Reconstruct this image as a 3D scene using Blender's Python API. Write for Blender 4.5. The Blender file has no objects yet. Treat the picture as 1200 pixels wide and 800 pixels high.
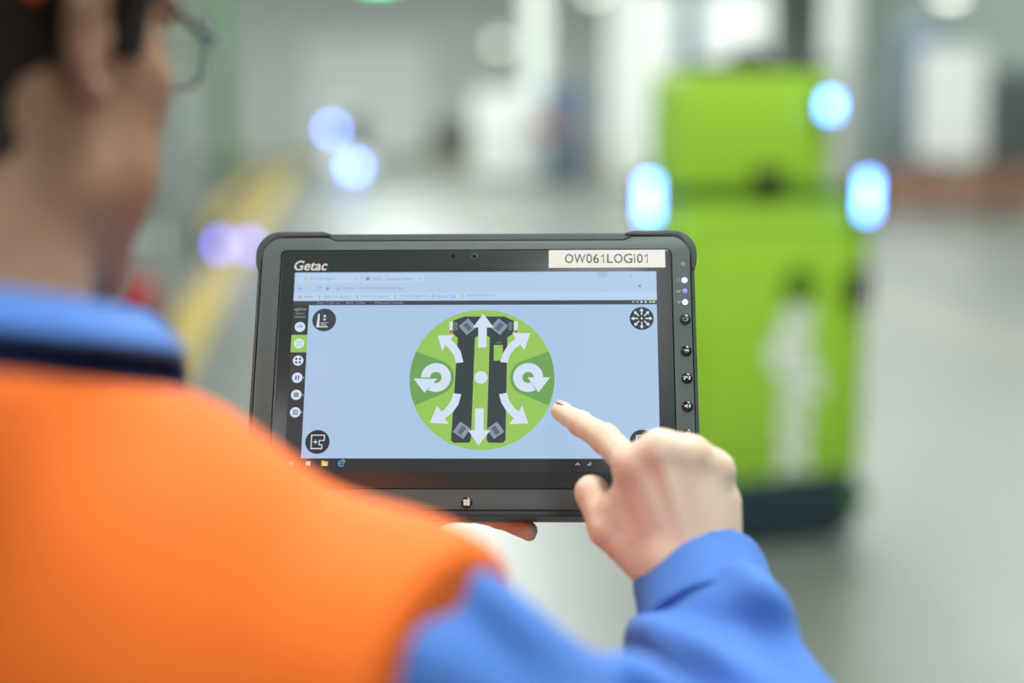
import bpy, bmesh, math, random
import numpy as np
from mathutils import Vector, Matrix
random.seed(4)
SC = bpy.context.scene
COL = SC.collection
rad = math.radians

# ------------------------------------------------------------------ camera
cam = bpy.data.cameras.new('camera')
cam.lens = 50.0; cam.sensor_width = 36.0
cam.clip_start = 0.02; cam.clip_end = 200
cam_o = bpy.data.objects.new('camera', cam); COL.objects.link(cam_o)
cam_o.location = (0, 0, 1.68)
cam_o.rotation_euler = (rad(90 - 9.202), 0, 0)
cam.dof.use_dof = True
cam.dof.focus_distance = 0.985
cam.dof.aperture_fstop = 1.55
SC.camera = cam_o

# ------------------------------------------------------------------ world, hall lamps, exposure
wd = bpy.data.worlds.new('world'); SC.world = wd; wd.use_nodes = True
wd.node_tree.nodes['Background'].inputs[0].default_value = (0.9, 1.0, 0.97, 1)
wd.node_tree.nodes['Background'].inputs[1].default_value = 0.3
HY = rad(7.35)                       # the hall runs 7 degrees to the left of the view
HR = Vector((math.cos(HY), math.sin(HY), 0)); HF = Vector((-math.sin(HY), math.cos(HY), 0))
def hall(u, v, z=0.0): return HR * u + HF * v + Vector((0, 0, z))
def lamp(u, v, z, su, sv, power, col=(0.95, 1.0, 0.96)):
    l = bpy.data.lights.new('hall_lamp', 'AREA'); l.shape = 'RECTANGLE'
    l.size = su; l.size_y = sv; l.energy = power; l.color = col
    o = bpy.data.objects.new('hall_lamp', l); COL.objects.link(o)
    o.location = hall(u, v, z); o.rotation_euler = (0, 0, HY)
    return o
LP = 740
for v in range(-8, 52, 10):
    for u in (-8.5, 2.0, 12.0):
        lamp(u, v, 8.6, 2.2, 7.0, LP*(.3 if v < 0 else 1.0)*(1.3 if u == 2.0 else .45 if u > 3 and v < 15 else 1.0)*(1.28 if v > 15 else 1.0))
SC.view_settings.view_transform = 'Standard'; SC.view_settings.look = 'None'
SC.view_settings.exposure = 0.0; SC.view_settings.gamma = 1.0
SC.view_settings.use_curve_mapping = False
SC.cycles.use_denoising = True
SC.cycles.max_bounces = 8; SC.cycles.diffuse_bounces = 4; SC.cycles.glossy_bounces = 4
SC.cycles.transmission_bounces = 6; SC.cycles.transparent_max_bounces = 8
SC.cycles.sample_clamp_indirect = 6.0
SC.cycles.caustics_reflective = False; SC.cycles.caustics_refractive = False

# ------------------------------------------------------------------ materials
def s2l(c):
    return tuple(((x/255)/12.92 if x/255 <= .04045 else ((x/255+.055)/1.055)**2.4) for x in c)
def pmat(name, rgb, rough=.5, metal=0.0, emis=None, estr=0.0, spec=.5, noise=0.0, nscale=8.0, bump=0.0, bscale=200.0,
         sss=0.0, trans=0.0, coat=0.0, alpha=1.0, rgb2=None, sheen=0.0, rnoise=0.0):
    m = bpy.data.materials.new(name); m.use_nodes = True
    nt = m.node_tree; b = nt.nodes['Principled BSDF']
    c = s2l(rgb)
    b.inputs['Base Color'].default_value = (*c, 1)
    b.inputs['Roughness'].default_value = rough; b.inputs['Metallic'].default_value = metal
    b.inputs['Specular IOR Level'].default_value = spec
    if emis is not None:
        b.inputs['Emission Color'].default_value = (*s2l(emis), 1); b.inputs['Emission Strength'].default_value = estr
    if sss: 
        b.inputs['Subsurface Weight'].default_value = sss
        b.inputs['Subsurface Radius'].default_value = (1.0, .35, .18); b.inputs['Subsurface Scale'].default_value = .006
    if trans: b.inputs['Transmission Weight'].default_value = trans
    if coat: b.inputs['Coat Weight'].default_value = coat; b.inputs['Coat Roughness'].default_value = .08
    if sheen: b.inputs['Sheen Weight'].default_value = sheen
    b.inputs['Alpha'].default_value = alpha
    tc = nt.nodes.new('ShaderNodeTexCoord')
    if noise:
        n = nt.nodes.new('ShaderNodeTexNoise'); n.inputs['Scale'].default_value = nscale; n.inputs['Detail'].default_value = 5
        nt.links.new(tc.outputs['Object'], n.inputs['Vector'])
        r = nt.nodes.new('ShaderNodeValToRGB')
        c2 = s2l(rgb2) if rgb2 else tuple(x*(1-noise) for x in c)
        r.color_ramp.elements[0].position = .35; r.color_ramp.elements[1].position = .68
        r.color_ramp.elements[0].color = (*c2, 1); r.color_ramp.elements[1].color = (*(c if rgb2 else tuple(min(1, x*(1+noise*.4)) for x in c)), 1)
        nt.links.new(n.outputs['Fac'], r.inputs['Fac']); nt.links.new(r.outputs['Color'], b.inputs['Base Color'])
    if rnoise:
        n = nt.nodes.new('ShaderNodeTexNoise'); n.inputs['Scale'].default_value = .8; n.inputs['Detail'].default_value = 4
        nt.links.new(tc.outputs['Object'], n.inputs['Vector'])
        mr = nt.nodes.new('ShaderNodeMapRange'); mr.inputs['To Min'].default_value = rough-rnoise; mr.inputs['To Max'].default_value = rough+rnoise
        nt.links.new(n.outputs['Fac'], mr.inputs['Value']); nt.links.new(mr.outputs['Result'], b.inputs['Roughness'])
    if bump:
        n = nt.nodes.new('ShaderNodeTexNoise'); n.inputs['Scale'].default_value = bscale; n.inputs['Detail'].default_value = 3
        nt.links.new(tc.outputs['Object'], n.inputs['Vector'])
        bp = nt.nodes.new('ShaderNodeBump'); bp.inputs['Strength'].default_value = bump; bp.inputs['Distance'].default_value = .001
        nt.links.new(n.outputs['Fac'], bp.inputs['Height']); nt.links.new(bp.outputs['Normal'], b.inputs['Normal'])
    return m
M = {}
def mk(key, *a, **k): M[key] = pmat(key, *a, **k)
# hall
mk('concrete_floor', (94, 99, 93), .36, noise=.08, nscale=.5, rnoise=.05)
mk('line_yellow', (168, 146, 58), .45, noise=.12, nscale=6)
mk('line_pale', (124, 120, 96), .45, noise=.15, nscale=4)
mk('wall_paint', (196, 202, 196), .7, noise=.05, nscale=.6)
mk('wall_sheet', (128, 143, 136), .6, noise=.08, nscale=.7)
mk('ceiling_sheet', (190, 196, 194), .8, noise=.05, nscale=.5)
mk('white_paint', (226, 230, 226), .5, noise=.05, nscale=2)
mk('board_white', (248, 250, 250), .5, noise=.02, nscale=3)
mk('grey_steel', (140, 150, 148), .45, .3, noise=.1, nscale=5)
mk('dark_steel', (62, 70, 72), .45, .3, noise=.1, nscale=5)
mk('green_steel', (92, 128, 100), .5, noise=.08, nscale=4)
mk('orange_steel', (172, 122, 96), .5, noise=.1, nscale=4)
mk('blue_steel', (88, 108, 134), .5, noise=.08, nscale=4)
mk('red_plastic', (188, 36, 26), .4, noise=.06, nscale=9)
mk('faded_red', (150, 112, 108), .6, noise=.1, nscale=6)
mk('carton', (176, 160, 132), .8, noise=.1, nscale=6)
mk('grey_bin', (150, 160, 160), .55, noise=.08, nscale=5)
mk('tyre', (28, 30, 31), .7, noise=.2, nscale=40)
mk('galv', (176, 184, 180), .4, .6, noise=.12, nscale=12)
mk('blue_lamp', (190, 215, 255), .3, emis=(92, 150, 255), estr=16)
mk('blue_lamp_far', (170, 190, 255), .3, emis=(100, 140, 255), estr=30)
mk('violet_lamp', (170, 170, 255), .3, emis=(120, 120, 255), estr=9)
mk('green_sign', (40, 160, 110), .4, emis=(60, 255, 180), estr=6)
mk('white_lamp', (250, 250, 250), .4, emis=(255, 255, 245), estr=3.5)
mk('sign_print', (245, 250, 245), .4, emis=(235, 255, 245), estr=4)
# robot
mk('lime_paint', (158, 206, 56), .35, coat=.3, noise=.03, nscale=3)
mk('navy_plastic', (30, 52, 62), .5, noise=.1, nscale=8)
mk('black_plastic', (24, 27, 29), .45, noise=.1, nscale=30)
mk('robot_print', (252, 254, 248), .45, noise=.02, nscale=30)
mk('olive_recess', (92, 130, 30), .5, noise=.05, nscale=9)
mk('green_glow', (60, 120, 40), .3, emis=(130, 255, 60), estr=.02)
# tablet
mk('tablet_grey', (90, 104, 105), .42, spec=.5, noise=.05, nscale=90, bump=.15, bscale=3000)
mk('tablet_dark', (50, 60, 62), .45, noise=.06, nscale=70, bump=.15, bscale=3000)
mk('rubber', (66, 74, 77), .55, noise=.08, nscale=60, bump=.2, bscale=2600)
mk('glass_black', (46, 54, 55), .24, spec=.8, noise=.05, nscale=20)  # base greyed: reflection haze of the ceiling put into the colour
mk('gloss_black', (14, 16, 18), .12, coat=.6, noise=.05, nscale=40)
mk('gloss_green', (16, 58, 44), .12, coat=.6, noise=.05, nscale=40)
mk('icon_white', (225, 232, 228), .4, noise=.02, nscale=60)
mk('icon_grey', (150, 158, 156), .4, noise=.02, nscale=60)
mk('label_white', (252, 252, 250), .5, noise=.015, nscale=50)
mk('label_ink', (44, 54, 50), .5, noise=.05, nscale=90)
mk('led_blue', (210, 225, 255), .2, emis=(150, 175, 255), estr=5)
mk('led_dim', (140, 145, 220), .2, emis=(120, 120, 230), estr=.5)
mk('sensor_grey', (150, 155, 155), .3, noise=.05, nscale=90)
mk('lens_blue', (30, 40, 60), .05, coat=1.0, noise=.05, nscale=90)
mk('silver', (190, 194, 192), .25, .9, noise=.05, nscale=80)
def ui(key, rgb, e=1.0): mk(key, (46, 49, 52), .24, emis=rgb, estr=e, spec=.7)  # grey base paints a reflection haze over the screen colours
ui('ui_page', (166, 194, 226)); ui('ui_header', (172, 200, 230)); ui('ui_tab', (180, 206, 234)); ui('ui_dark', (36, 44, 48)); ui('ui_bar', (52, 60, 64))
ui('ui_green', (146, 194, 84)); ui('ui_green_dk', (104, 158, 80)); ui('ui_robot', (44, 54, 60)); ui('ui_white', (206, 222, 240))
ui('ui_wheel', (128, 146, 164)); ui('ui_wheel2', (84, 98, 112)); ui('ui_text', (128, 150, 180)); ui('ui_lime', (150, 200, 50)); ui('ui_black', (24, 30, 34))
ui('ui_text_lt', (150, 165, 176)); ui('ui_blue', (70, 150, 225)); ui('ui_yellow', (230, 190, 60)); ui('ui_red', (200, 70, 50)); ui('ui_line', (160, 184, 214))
# person
mk('skin', (190, 148, 120), .55, sss=.08, noise=.1, nscale=28, rgb2=(180, 134, 108), bump=.25, bscale=900)  # face tone darker than the hand: its shade is in the colour
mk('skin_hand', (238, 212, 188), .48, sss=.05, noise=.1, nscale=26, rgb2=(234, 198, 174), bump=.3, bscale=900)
mk('nail', (232, 184, 164), .3, coat=.3, noise=.04, nscale=200)
mk('hair', (40, 31, 22), .6, noise=.5, nscale=120, bump=.6, bscale=500)
mk('eye_white', (230, 228, 222), .2, noise=.02, nscale=90)
mk('iris', (70, 84, 90), .2, noise=.2, nscale=400)
mk('vest_orange', (255, 114, 14), .75, noise=.04, nscale=30, bump=.3, bscale=1500)
mk('jacket_blue', (74, 126, 212), .8, noise=.07, nscale=22, bump=.5, bscale=1800, sheen=.08)
mk('navy_dark', (26, 40, 92), .85, noise=.08, nscale=40, bump=.4, bscale=1800)
mk('stitch', (52, 98, 196), .8, noise=.1, nscale=90)
mk('shoe_black', (26, 26, 27), .5, noise=.1, nscale=30)
mk('frame_black', (18, 20, 24), .2, coat=.6, noise=.05, nscale=60)
mk('orange_tip', (226, 92, 26), .5, noise=.05, nscale=90)
mk('clear_lens', (240, 245, 245), .02, trans=1.0, noise=.01, nscale=5)
bpy.data.materials['clear_lens'].node_tree.nodes['Principled BSDF'].inputs['IOR'].default_value = 1.45

# ------------------------------------------------------------------ mesh helpers
class MB:
    """collects polygons with a material each and links them as one mesh object"""
    def __init__(s): s.v = []; s.f = []; s.m = []; s.mats = []
    def mi(s, key):
        if key not in s.mats: s.mats.append(key)
        return s.mats.index(key)
    def poly(s, pts, key):
        b = len(s.v); s.v += [tuple(p) for p in pts]; s.f.append(tuple(range(b, b+len(pts)))); s.m.append(s.mi(key)); return s
    def raw(s, vs, fs, key):
        b = len(s.v); s.v += [tuple(p) for p in vs]
        for f in fs: s.f.append(tuple(i+b for i in f)); s.m.append(s.mi(key))
        return s
    def box(s, c, d, key, rz=0.0, bev=0.0):
        x, y, z = d[0]/2, d[1]/2, d[2]/2
        if bev > 0:
            bev = min(bev, x*.95, y*.95, z*.95)
            bm = bmesh.new(); bmesh.ops.create_cube(bm, size=1, matrix=Matrix.Diagonal((*d, 1)))
            bmesh.ops.bevel(bm, geom=bm.edges[:], offset=bev, segments=3, profile=.5, affect='EDGES')
            bm.verts.index_update(); vs = [v.co.copy() for v in bm.verts]; fs = [[v.index for v in f.verts] for f in bm.faces]; bm.free()
        else:
            vs = [Vector((i*x, j*y, k*z)) for k in (-1, 1) for j in (-1, 1) for i in (-1, 1)]
            fs = [(0,2,3,1), (4,5,7,6), (0,1,5,4), (2,6,7,3), (0,4,6,2), (1,3,7,5)]
        R = Matrix.Rotation(rz, 3, 'Z'); c = Vector(c)
        return s.raw([R @ v + c for v in vs], fs, key)
    def prism(s, pts, z0, z1, key, bev=0.0):
        """pts: ccw outline in xy"""
        n = len(pts); vs = [(x, y, z0) for x, y in pts]; fs = [tuple(range(n-1, -1, -1))]
        rings = [(0.0, z0), (0.0, z1)] if not bev else [(0.0, z0), (0.0, z1-bev), (bev*.3, z1-bev*.3), (bev, z1)]
        c = Vector((sum(p[0] for p in pts)/n, sum(p[1] for p in pts)/n))
        vs = []
        for off, z in rings:
            for i in range(n):
                p = Vector(pts[i])
                if off:
                    a = Vector(pts[i-1]); b = Vector(pts[(i+1) % n]); t = (b-a); nn = Vector((-t.y, t.x)); nn.normalize(); p = p + nn*off
                vs.append((p.x, p.y, z))
        for r in range(len(rings)-1):
            for i in range(n):
                j = (i+1) % n; fs.append((r*n+i, r*n+j, (r+1)*n+j, (r+1)*n+i))
        k = (len(rings)-1)*n; fs.append(tuple(range(k, k+n)))
        return s.raw(vs, fs, key)
    def lathe(s, prof, c, key, n=24, axis='Z'):
        vs = []; fs = []
        for r, h in prof:
            for i in range(n):
                a = 2*math.pi*i/n; p = Vector((r*math.cos(a), r*math.sin(a), h))
                if axis == 'X': p = Vector((p.z, p.x, p.y))
                if axis == 'Y': p = Vector((p.y, p.z, p.x))
                vs.append(p + Vector(c))
        for k in range(len(prof)-1):
            for i in range(n):
                j = (i+1) % n; fs.append((k*n+i, k*n+j, (k+1)*n+j, (k+1)*n+i))
        fs.append(tuple(range(n-1, -1, -1))); fs.append(tuple(range((len(prof)-1)*n, len(prof)*n)))
        return s.raw(vs, fs, key)
    def tube(s, pts, r, key, n=10):
        pts = [Vector(p) for p in pts]; rs = r if isinstance(r, (list, tuple)) else [r]*len(pts); vs = []; fs = []
        for i, p in enumerate(pts):
            t = (pts[min(i+1, len(pts)-1)] - pts[max(i-1, 0)]).normalized()
            up = Vector((0, 0, 1)) if abs(t.z) < .9 else Vector((1, 0, 0))
            a = t.cross(up).normalized(); b = a.cross(t)
            for k in range(n):
                w = 2*math.pi*k/n; vs.append(p + (a*math.cos(w) + b*math.sin(w))*rs[i])
        for i in range(len(pts)-1):
            for k in range(n):
                j = (k+1) % n; fs.append((i*n+k, (i+1)*n+k, (i+1)*n+j, i*n+j))
        fs.append(tuple(range(n))); e = (len(pts)-1)*n; fs.append(tuple(range(e+n-1, e-1, -1)))
        return s.raw(vs, fs, key)
    def mesh(s, name, smooth=None, fix=False):
        me = bpy.data.meshes.new(name); me.from_pydata(s.v, [], s.f)
        for k in s.mats: me.materials.append(M[k])
        me.polygons.foreach_set('material_index', s.m)
        if fix:
            bm = bmesh.new(); bm.from_mesh(me); bmesh.ops.recalc_face_normals(bm, faces=bm.faces); bm.to_mesh(me); bm.free()
        if smooth is not None:
            for p in me.polygons: p.use_smooth = True
            try: me.set_sharp_from_angle(angle=rad(smooth))
            except Exception: pass
        me.update(); return me
    def build(s, name, parent=None, smooth=None, fix=True, **kw):
        return link(name, s.mesh(name, smooth, fix), parent, **kw)
def link(name, me, parent=None, loc=None, rz=None, label=None, cat=None, group=None, kind=None):
    o = bpy.data.objects.new(name, me); COL.objects.link(o)
    if parent is not None: o.parent = parent
    if loc is not None: o.location = loc
    if rz is not None: o.rotation_euler = (0, 0, rz)
    tag(o, label, cat, group, kind); return o
def tag(o, label=None, cat=None, group=None, kind=None):
    if label: o['label'] = label
    if cat: o['category'] = cat
    if group: o['group'] = group
    if kind: o['kind'] = kind
    return o
def thing(name, label, cat, loc=(0, 0, 0), rz=0.0, group=None):
    o = bpy.data.objects.new(name, None); COL.objects.link(o); o.empty_display_size = .1
    o.location = loc; o.rotation_euler = (0, 0, rz); return tag(o, label, cat, group)
def copy_tree(o, parent=None, **kw):
    c = o.copy(); COL.objects.link(c); c.parent = parent
    for ch in list(o.children): copy_tree(ch, c)
    for k, v in kw.items():
        if k == 'loc': c.location = v
        elif k == 'rz': c.rotation_euler = (0, 0, v)
        else: c[{'cat': 'category'}.get(k, k)] = v
    return c
def rrect(x0, y0, x1, y1, r, n=6):
    out = []
    for cx, cy, a0 in ((x1-r, y0+r, -90), (x1-r, y1-r, 0), (x0+r, y1-r, 90), (x0+r, y0+r, 180)):
        for i in range(n+1):
            a = rad(a0 + 90*i/n); out.append((cx + r*math.cos(a), cy + r*math.sin(a)))
    return out
def text_geo(body, font_size=1.0, shear=0.0, offset=0.0):
    cu = bpy.data.curves.new('t', 'FONT'); cu.body = body; cu.size = font_size; cu.shear = shear; cu.offset = offset
    cu.resolution_u = 3
    o = bpy.data.objects.new('t', cu); COL.objects.link(o)
    dg = bpy.context.evaluated_depsgraph_get(); e = o.evaluated_get(dg); me = e.to_mesh()
    vs = [v.co.copy() for v in me.vertices]; fs = [tuple(p.vertices) for p in me.polygons]
    e.to_mesh_clear(); bpy.data.objects.remove(o); bpy.data.curves.remove(cu)
    return vs, fs
def add_text(mb, body, x0, y0, x1, y1, z, key, shear=0.0, offset=0.0, rot=0.0, keep=False):
    """lettering fitted into the box x0..x1, y0..y1 in the xy plane"""
    vs, fs = text_geo(body, 1.0, shear, offset)
    if rot:
        R = Matrix.Rotation(rot, 3, 'Z'); vs = [R @ v for v in vs]
    ax, bx = min(v.x for v in vs), max(v.x for v in vs); ay, by = min(v.y for v in vs), max(v.y for v in vs)
    sx, sy = (x1-x0)/(bx-ax), (y1-y0)/(by-ay)
    if keep: sx = sy = min(sx, sy)
    mb.raw([(x0+(v.x-ax)*sx, y0+(v.y-ay)*sy, z) for v in vs], fs, key)

# ------------------------------------------------------------------ implicit-surface modelling (smooth blended bodies and cloth)
F4 = np.float32
def V3(p): return np.array(p, dtype=F4)
def smin(a, b, k):
    h = np.clip(.5 + .5*(b-a)/k, 0, 1); return b + (a-b)*h - k*h*(1-h)
def smax(a, b, k): return -smin(-a, -b, k)
def rcone(P, a, b, ra, rb):
    a, b = V3(a), V3(b); ba = b-a; pa = P-a
    t = np.clip((pa @ ba)/max(float(ba @ ba), 1e-12), 0, 1)
    d = pa - t[:, None]*ba
    return np.sqrt(np.einsum('ij,ij->i', d, d)) - (ra + (rb-ra)*t)
def sph(P, c, r):
    d = P-V3(c); return np.sqrt(np.einsum('ij,ij->i', d, d)) - r
def ell(P, c, r, R=None):
    d = P-V3(c)
    if R is not None: d = d @ np.array(R, dtype=F4).T
    r = V3(r); q = d/r; k0 = np.sqrt(np.einsum('ij,ij->i', q, q)); q = q/r; k1 = np.sqrt(np.einsum('ij,ij->i', q, q))
    return k0*(k0-1)/np.maximum(k1, 1e-6)
def chain(P, pts, rs, k=0.0):
    d = None
    for i in range(len(pts)-1):
        e = rcone(P, pts[i], pts[i+1], rs[i], rs[i+1]); d = e if d is None else (smin(d, e, k) if k else np.minimum(d, e))
    return d
def wob(P, f, s=0.0):
    """soft pseudo-random field in -1..1"""
    x, y, z = P[:, 0]*f, P[:, 1]*f, P[:, 2]*f
    return (np.sin(x*1.3+y*.7+s) * np.sin(y*1.1-z*.9+1.7*s+1) + np.sin(z*1.4+x*.8+2.3*s+2) * np.sin(y*.6+x*1.7-s))*.5
def nets(fn, lo, hi, h):
    """surface nets over the box lo..hi with cell size h"""
    lo = np.array(lo, float); hi = np.array(hi, float)
    n = np.ceil((hi-lo)/h).astype(int)+1
    ax = [(lo[i] + h*np.arange(n[i])).astype(F4) for i in range(3)]
    S = np.empty(n, F4)
    step = max(1, int(400000/(n[1]*n[2])))
    for i in range(0, n[0], step):
        g = np.stack(np.meshgrid(ax[0][i:i+step], ax[1], ax[2], indexing='ij'), -1)
        S[i:i+step] = fn(g.reshape(-1, 3)).reshape(g.shape[:3])
    IN = S < 0
    c = np.zeros(n-1, np.int8)
    for a in (0, 1):
        for b in (0, 1):
            for d in (0, 1): c += IN[a:n[0]-1+a, b:n[1]-1+b, d:n[2]-1+d]
    act = (c > 0) & (c < 8)
    I = np.argwhere(act); idx = -np.ones(n-1, np.int64); idx[act] = np.arange(len(I))
    acc = np.zeros((len(I), 3)); cnt = np.zeros(len(I))
    corners = [(a, b, d) for a in (0, 1) for b in (0, 1) for d in (0, 1)]
    for a in corners:
        for axn in range(3):
            if a[axn]: continue
            b = list(a); b[axn] = 1
            A = S[I[:, 0]+a[0], I[:, 1]+a[1], I[:, 2]+a[2]]; B = S[I[:, 0]+b[0], I[:, 1]+b[1], I[:, 2]+b[2]]
            x = (A < 0) != (B < 0); t = np.where(x, A/np.where(x, A-B, 1), 0)
            p = np.tile(np.array(a, float), (len(I), 1)); p[:, axn] += t
            acc[x] += p[x]; cnt += x
    Vt = lo + (I + acc/cnt[:, None])*h
    Q = []
    for axn in range(3):
        o1, o2 = (axn+1) % 3, (axn+2) % 3
        sl = [slice(None)]*3; sl[axn] = slice(0, n[axn]-1); sl2 = list(sl); sl2[axn] = slice(1, n[axn])
        x = IN[tuple(sl)] != IN[tuple(sl2)]
        E = np.argwhere(x); ok = (E[:, o1] > 0) & (E[:, o2] > 0) & (E[:, o1] < n[o1]-1) & (E[:, o2] < n[o2]-1); E = E[ok]
        inside = IN[E[:, 0], E[:, 1], E[:, 2]]
        def cell(d1, d2):
            G = E.copy(); G[:, o1] += d1; G[:, o2] += d2; return idx[G[:, 0], G[:, 1], G[:, 2]]
        q = np.stack([cell(-1, -1), cell(0, -1), cell(0, 0), cell(-1, 0)], 1)
        q[~inside] = q[~inside][:, ::-1]; Q.append(q)
    return Vt, np.concatenate(Q)
def np_mesh(name, V, Q, mats, T=None):
    if T is not None:
        A = np.array(T); V = V @ A[:3, :3].T + A[:3, 3]
    me = bpy.data.meshes.new(name)
    me.vertices.add(len(V)); me.vertices.foreach_set('co', V.astype(F4).ravel())
    me.loops.add(Q.size); me.loops.foreach_set('vertex_index', Q.astype(np.int32).ravel())
    me.polygons.add(len(Q)); me.polygons.foreach_set('loop_start', np.arange(0, Q.size, 4, dtype=np.int32))
    me.polygons.foreach_set('use_smooth', np.ones(len(Q), bool))
    for k in (mats if isinstance(mats, (list, tuple)) else [mats]): me.materials.append(M[k])
    me.update(calc_edges=True); me.validate(); return me

# ================================================================== THE HALL
def slab(name, u0, u1, v0, v1, z0, z1, key, kind='structure'):
    mb = MB(); mb.box((0, 0, 0), (u1-u0, v1-v0, z1-z0), key)
    return mb.build(name, loc=hall((u0+u1)/2, (v0+v1)/2, (z0+z1)/2), rz=HY, kind=kind, fix=False)
slab('floor', -14.2, 18.2, -12.2, 56.2, -.2, 0, 'concrete_floor')
slab('ceiling', -14.2, 18.2, -12.2, 56.2, 9, 9.2, 'ceiling_sheet')
slab('wall_left', -14.2, -14, -12.2, 56.2, 0, 9, 'wall_sheet')
slab('wall_right', 18, 18.2, -12.2, 56.2, 0, 9, 'wall_sheet')
slab('wall_front', -14, 18, 56, 56.2, 0, 9, 'wall_paint')
slab('wall_back', -14, 18, -12.2, -12, 0, 9, 'wall_sheet')
slab('trim_1', -1.28, -.92, 4, 50, 0, .004, 'line_yellow')          # yellow floor marking
slab('trim_2', 4.75, 5.0, 3, 21, 0, .004, 'line_pale')              # faded floor marking on the other side of the aisle
# roller door in the end wall: frame and slats
d = MB(); d.box((0, 0, 2.2), (5.0, .08, 4.4), 'wall_paint')
door = d.build('door_1', loc=hall(1.6, 55.9), rz=HY, kind='structure')
sl = MB(); sl.box((0, 0, 0), (4.8, .06, .36), 'white_paint', bev=.02); slm = sl.mesh('slat', fix=True)
for i in range(11): link('slat', slm, door, loc=(0, -.06, .24 + i*.39))

# ---- columns
def column(u, v, w, key, label):
    t = thing('hall_column', label, 'column', hall(u, v), HY)
    m = MB(); m.box((0, 0, 4.5), (w, w, 8.98), key, bev=.02); m.build('shaft', t)
    m = MB(); m.box((0, 0, .1), (w+.16, w+.16, .2), 'grey_steel', bev=.02); m.build('footing', t)
    m = MB()
    for s in (-1, 1): m.box((s*(w/2+.02), 0, .6), (.03, w*.8, .8), 'line_yellow', bev=.008)
    m.build('guard_plate', t)
column(8.55, 23.4, .42, 'white_paint', 'white square column beside the wire fence behind the lime robot')
column(7.5, 29.5, .36, 'blue_steel', 'dark blue steel column rising behind the lime robot')
column(5.4, 37.0, .5, 'white_paint', 'white square column next to the white machine cabinet')
column(6.3, 30.5, .45, 'white_paint', 'white square column beside the blue-grey locker')
column(-2.1, 30.2, .42, 'green_steel', 'green painted steel column at the end of the wire fence')
column(-6.6, 30.0, .45, 'white_paint', 'white square column behind the storage racks')

# ---- wire fence along the aisle and across the hall
pm = MB(); pm.box((0, 0, 1.25), (.06, .06, 2.5), 'grey_steel', bev=.008); pm.box((0, 0, .01), (.16, .12, .02), 'grey_steel'); post_m = pm.mesh('post', fix=True)
pg = MB(); pg.box((0, 0, 1.25), (.06, .06, 2.5), 'green_steel', bev=.008); pg.box((0, 0, .01), (.16, .12, .02), 'green_steel'); postg_m = pg.mesh('post', fix=True)
wm = MB()
for i in range(39): wm.box((-.95 + i*.05, 0, 1.3), (.006, .006, 2.2), 'galv')
for i in range(23): wm.box((0, .006, .2 + i*.1), (1.9, .006, .006), 'galv')
wire_m = wm.mesh('wire_grid')
fm = MB()
for z in (.17, 2.43): fm.box((0, 0, z), (1.94, .03, .03), 'grey_steel')
for x in (-.97, .97): fm.box((x, 0, 1.3), (.03, .03, 2.29), 'grey_steel')
frame_m = fm.mesh('panel_frame')
def fence(u0, v0, du, dv, n, label, post):
    ang = math.atan2(dv, du) + HY
    t = thing('wire_fence', label, 'fence', hall(u0, v0), ang)
    for i in range(n+1): link('post', post, t, loc=(i*2.06, 0, 0))
    for i in range(n):
        f = link('panel_frame', frame_m, t, loc=(i*2.06+1.03, 0, 0)); link('wire_grid', wire_m, f, kind='stuff')
fence(-2.5, 7.5, 0, 1, 10, 'grey wire mesh fence running along the yellow floor line', post_m)
fence(5.9, 22.3, 1, .06, 5, 'grey wire mesh fence with white board on it', post_m)
# white board hung on the cross fence
t = thing('notice_board', 'plain white notice board hung on the wire fence', 'board', hall(10.12, 22.44, .9), HY)
m = MB(); m.box((0, 0, .92), (1.16, .03, 1.82), 'board_white', bev=.008); m.build('panel', t)
m = MB()
for z in (0.0, 1.84): m.box((0, -.005, z), (1.2, .045, .04), 'galv', bev=.005)
for x in (-.59, .59): m.box((x, -.005, .92), (.04, .045, 1.84), 'galv', bev=.005)
m.build('rim', t)
m = MB()
for x in (-.4, .4): m = MB(); m.box((x, .05, 1.75), (.04, .12, .06), 'dark_steel'); m.build('hook', t)
# orange crash barrier in front of that fence
def barrier(name, label, u, v, ang, n, key, zs, hgt, seg=2.0):
    t = thing(name, label, 'barrier', hall(u, v), HY+ang)
    for i in range(n+1):
        m = MB(); m.box((i*seg, 0, hgt/2), (.1, .1, hgt), 'dark_steel', bev=.01); m.box((i*seg, 0, .01), (.22, .22, .02), 'dark_steel'); m.build('post', t)
    for i in range(n):
        for z, h in zs:
            m = MB(); m.box((i*seg+seg/2, -.08, z), (seg-.06, .06, h), key, bev=.02); m.build('rail', t)
barrier('crash_barrier', 'low orange crash barrier of two rails before the wire fence', 8.6, 21.6, 0.0, 4, 'orange_steel', ((.26, .26), (.62, .26)), .8)
barrier('guard_rail', 'low yellow guard rail running beside the yellow floor line', -1.5, 17.0, rad(90), 9, 'line_yellow', ((.32, .3),), .5)

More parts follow.
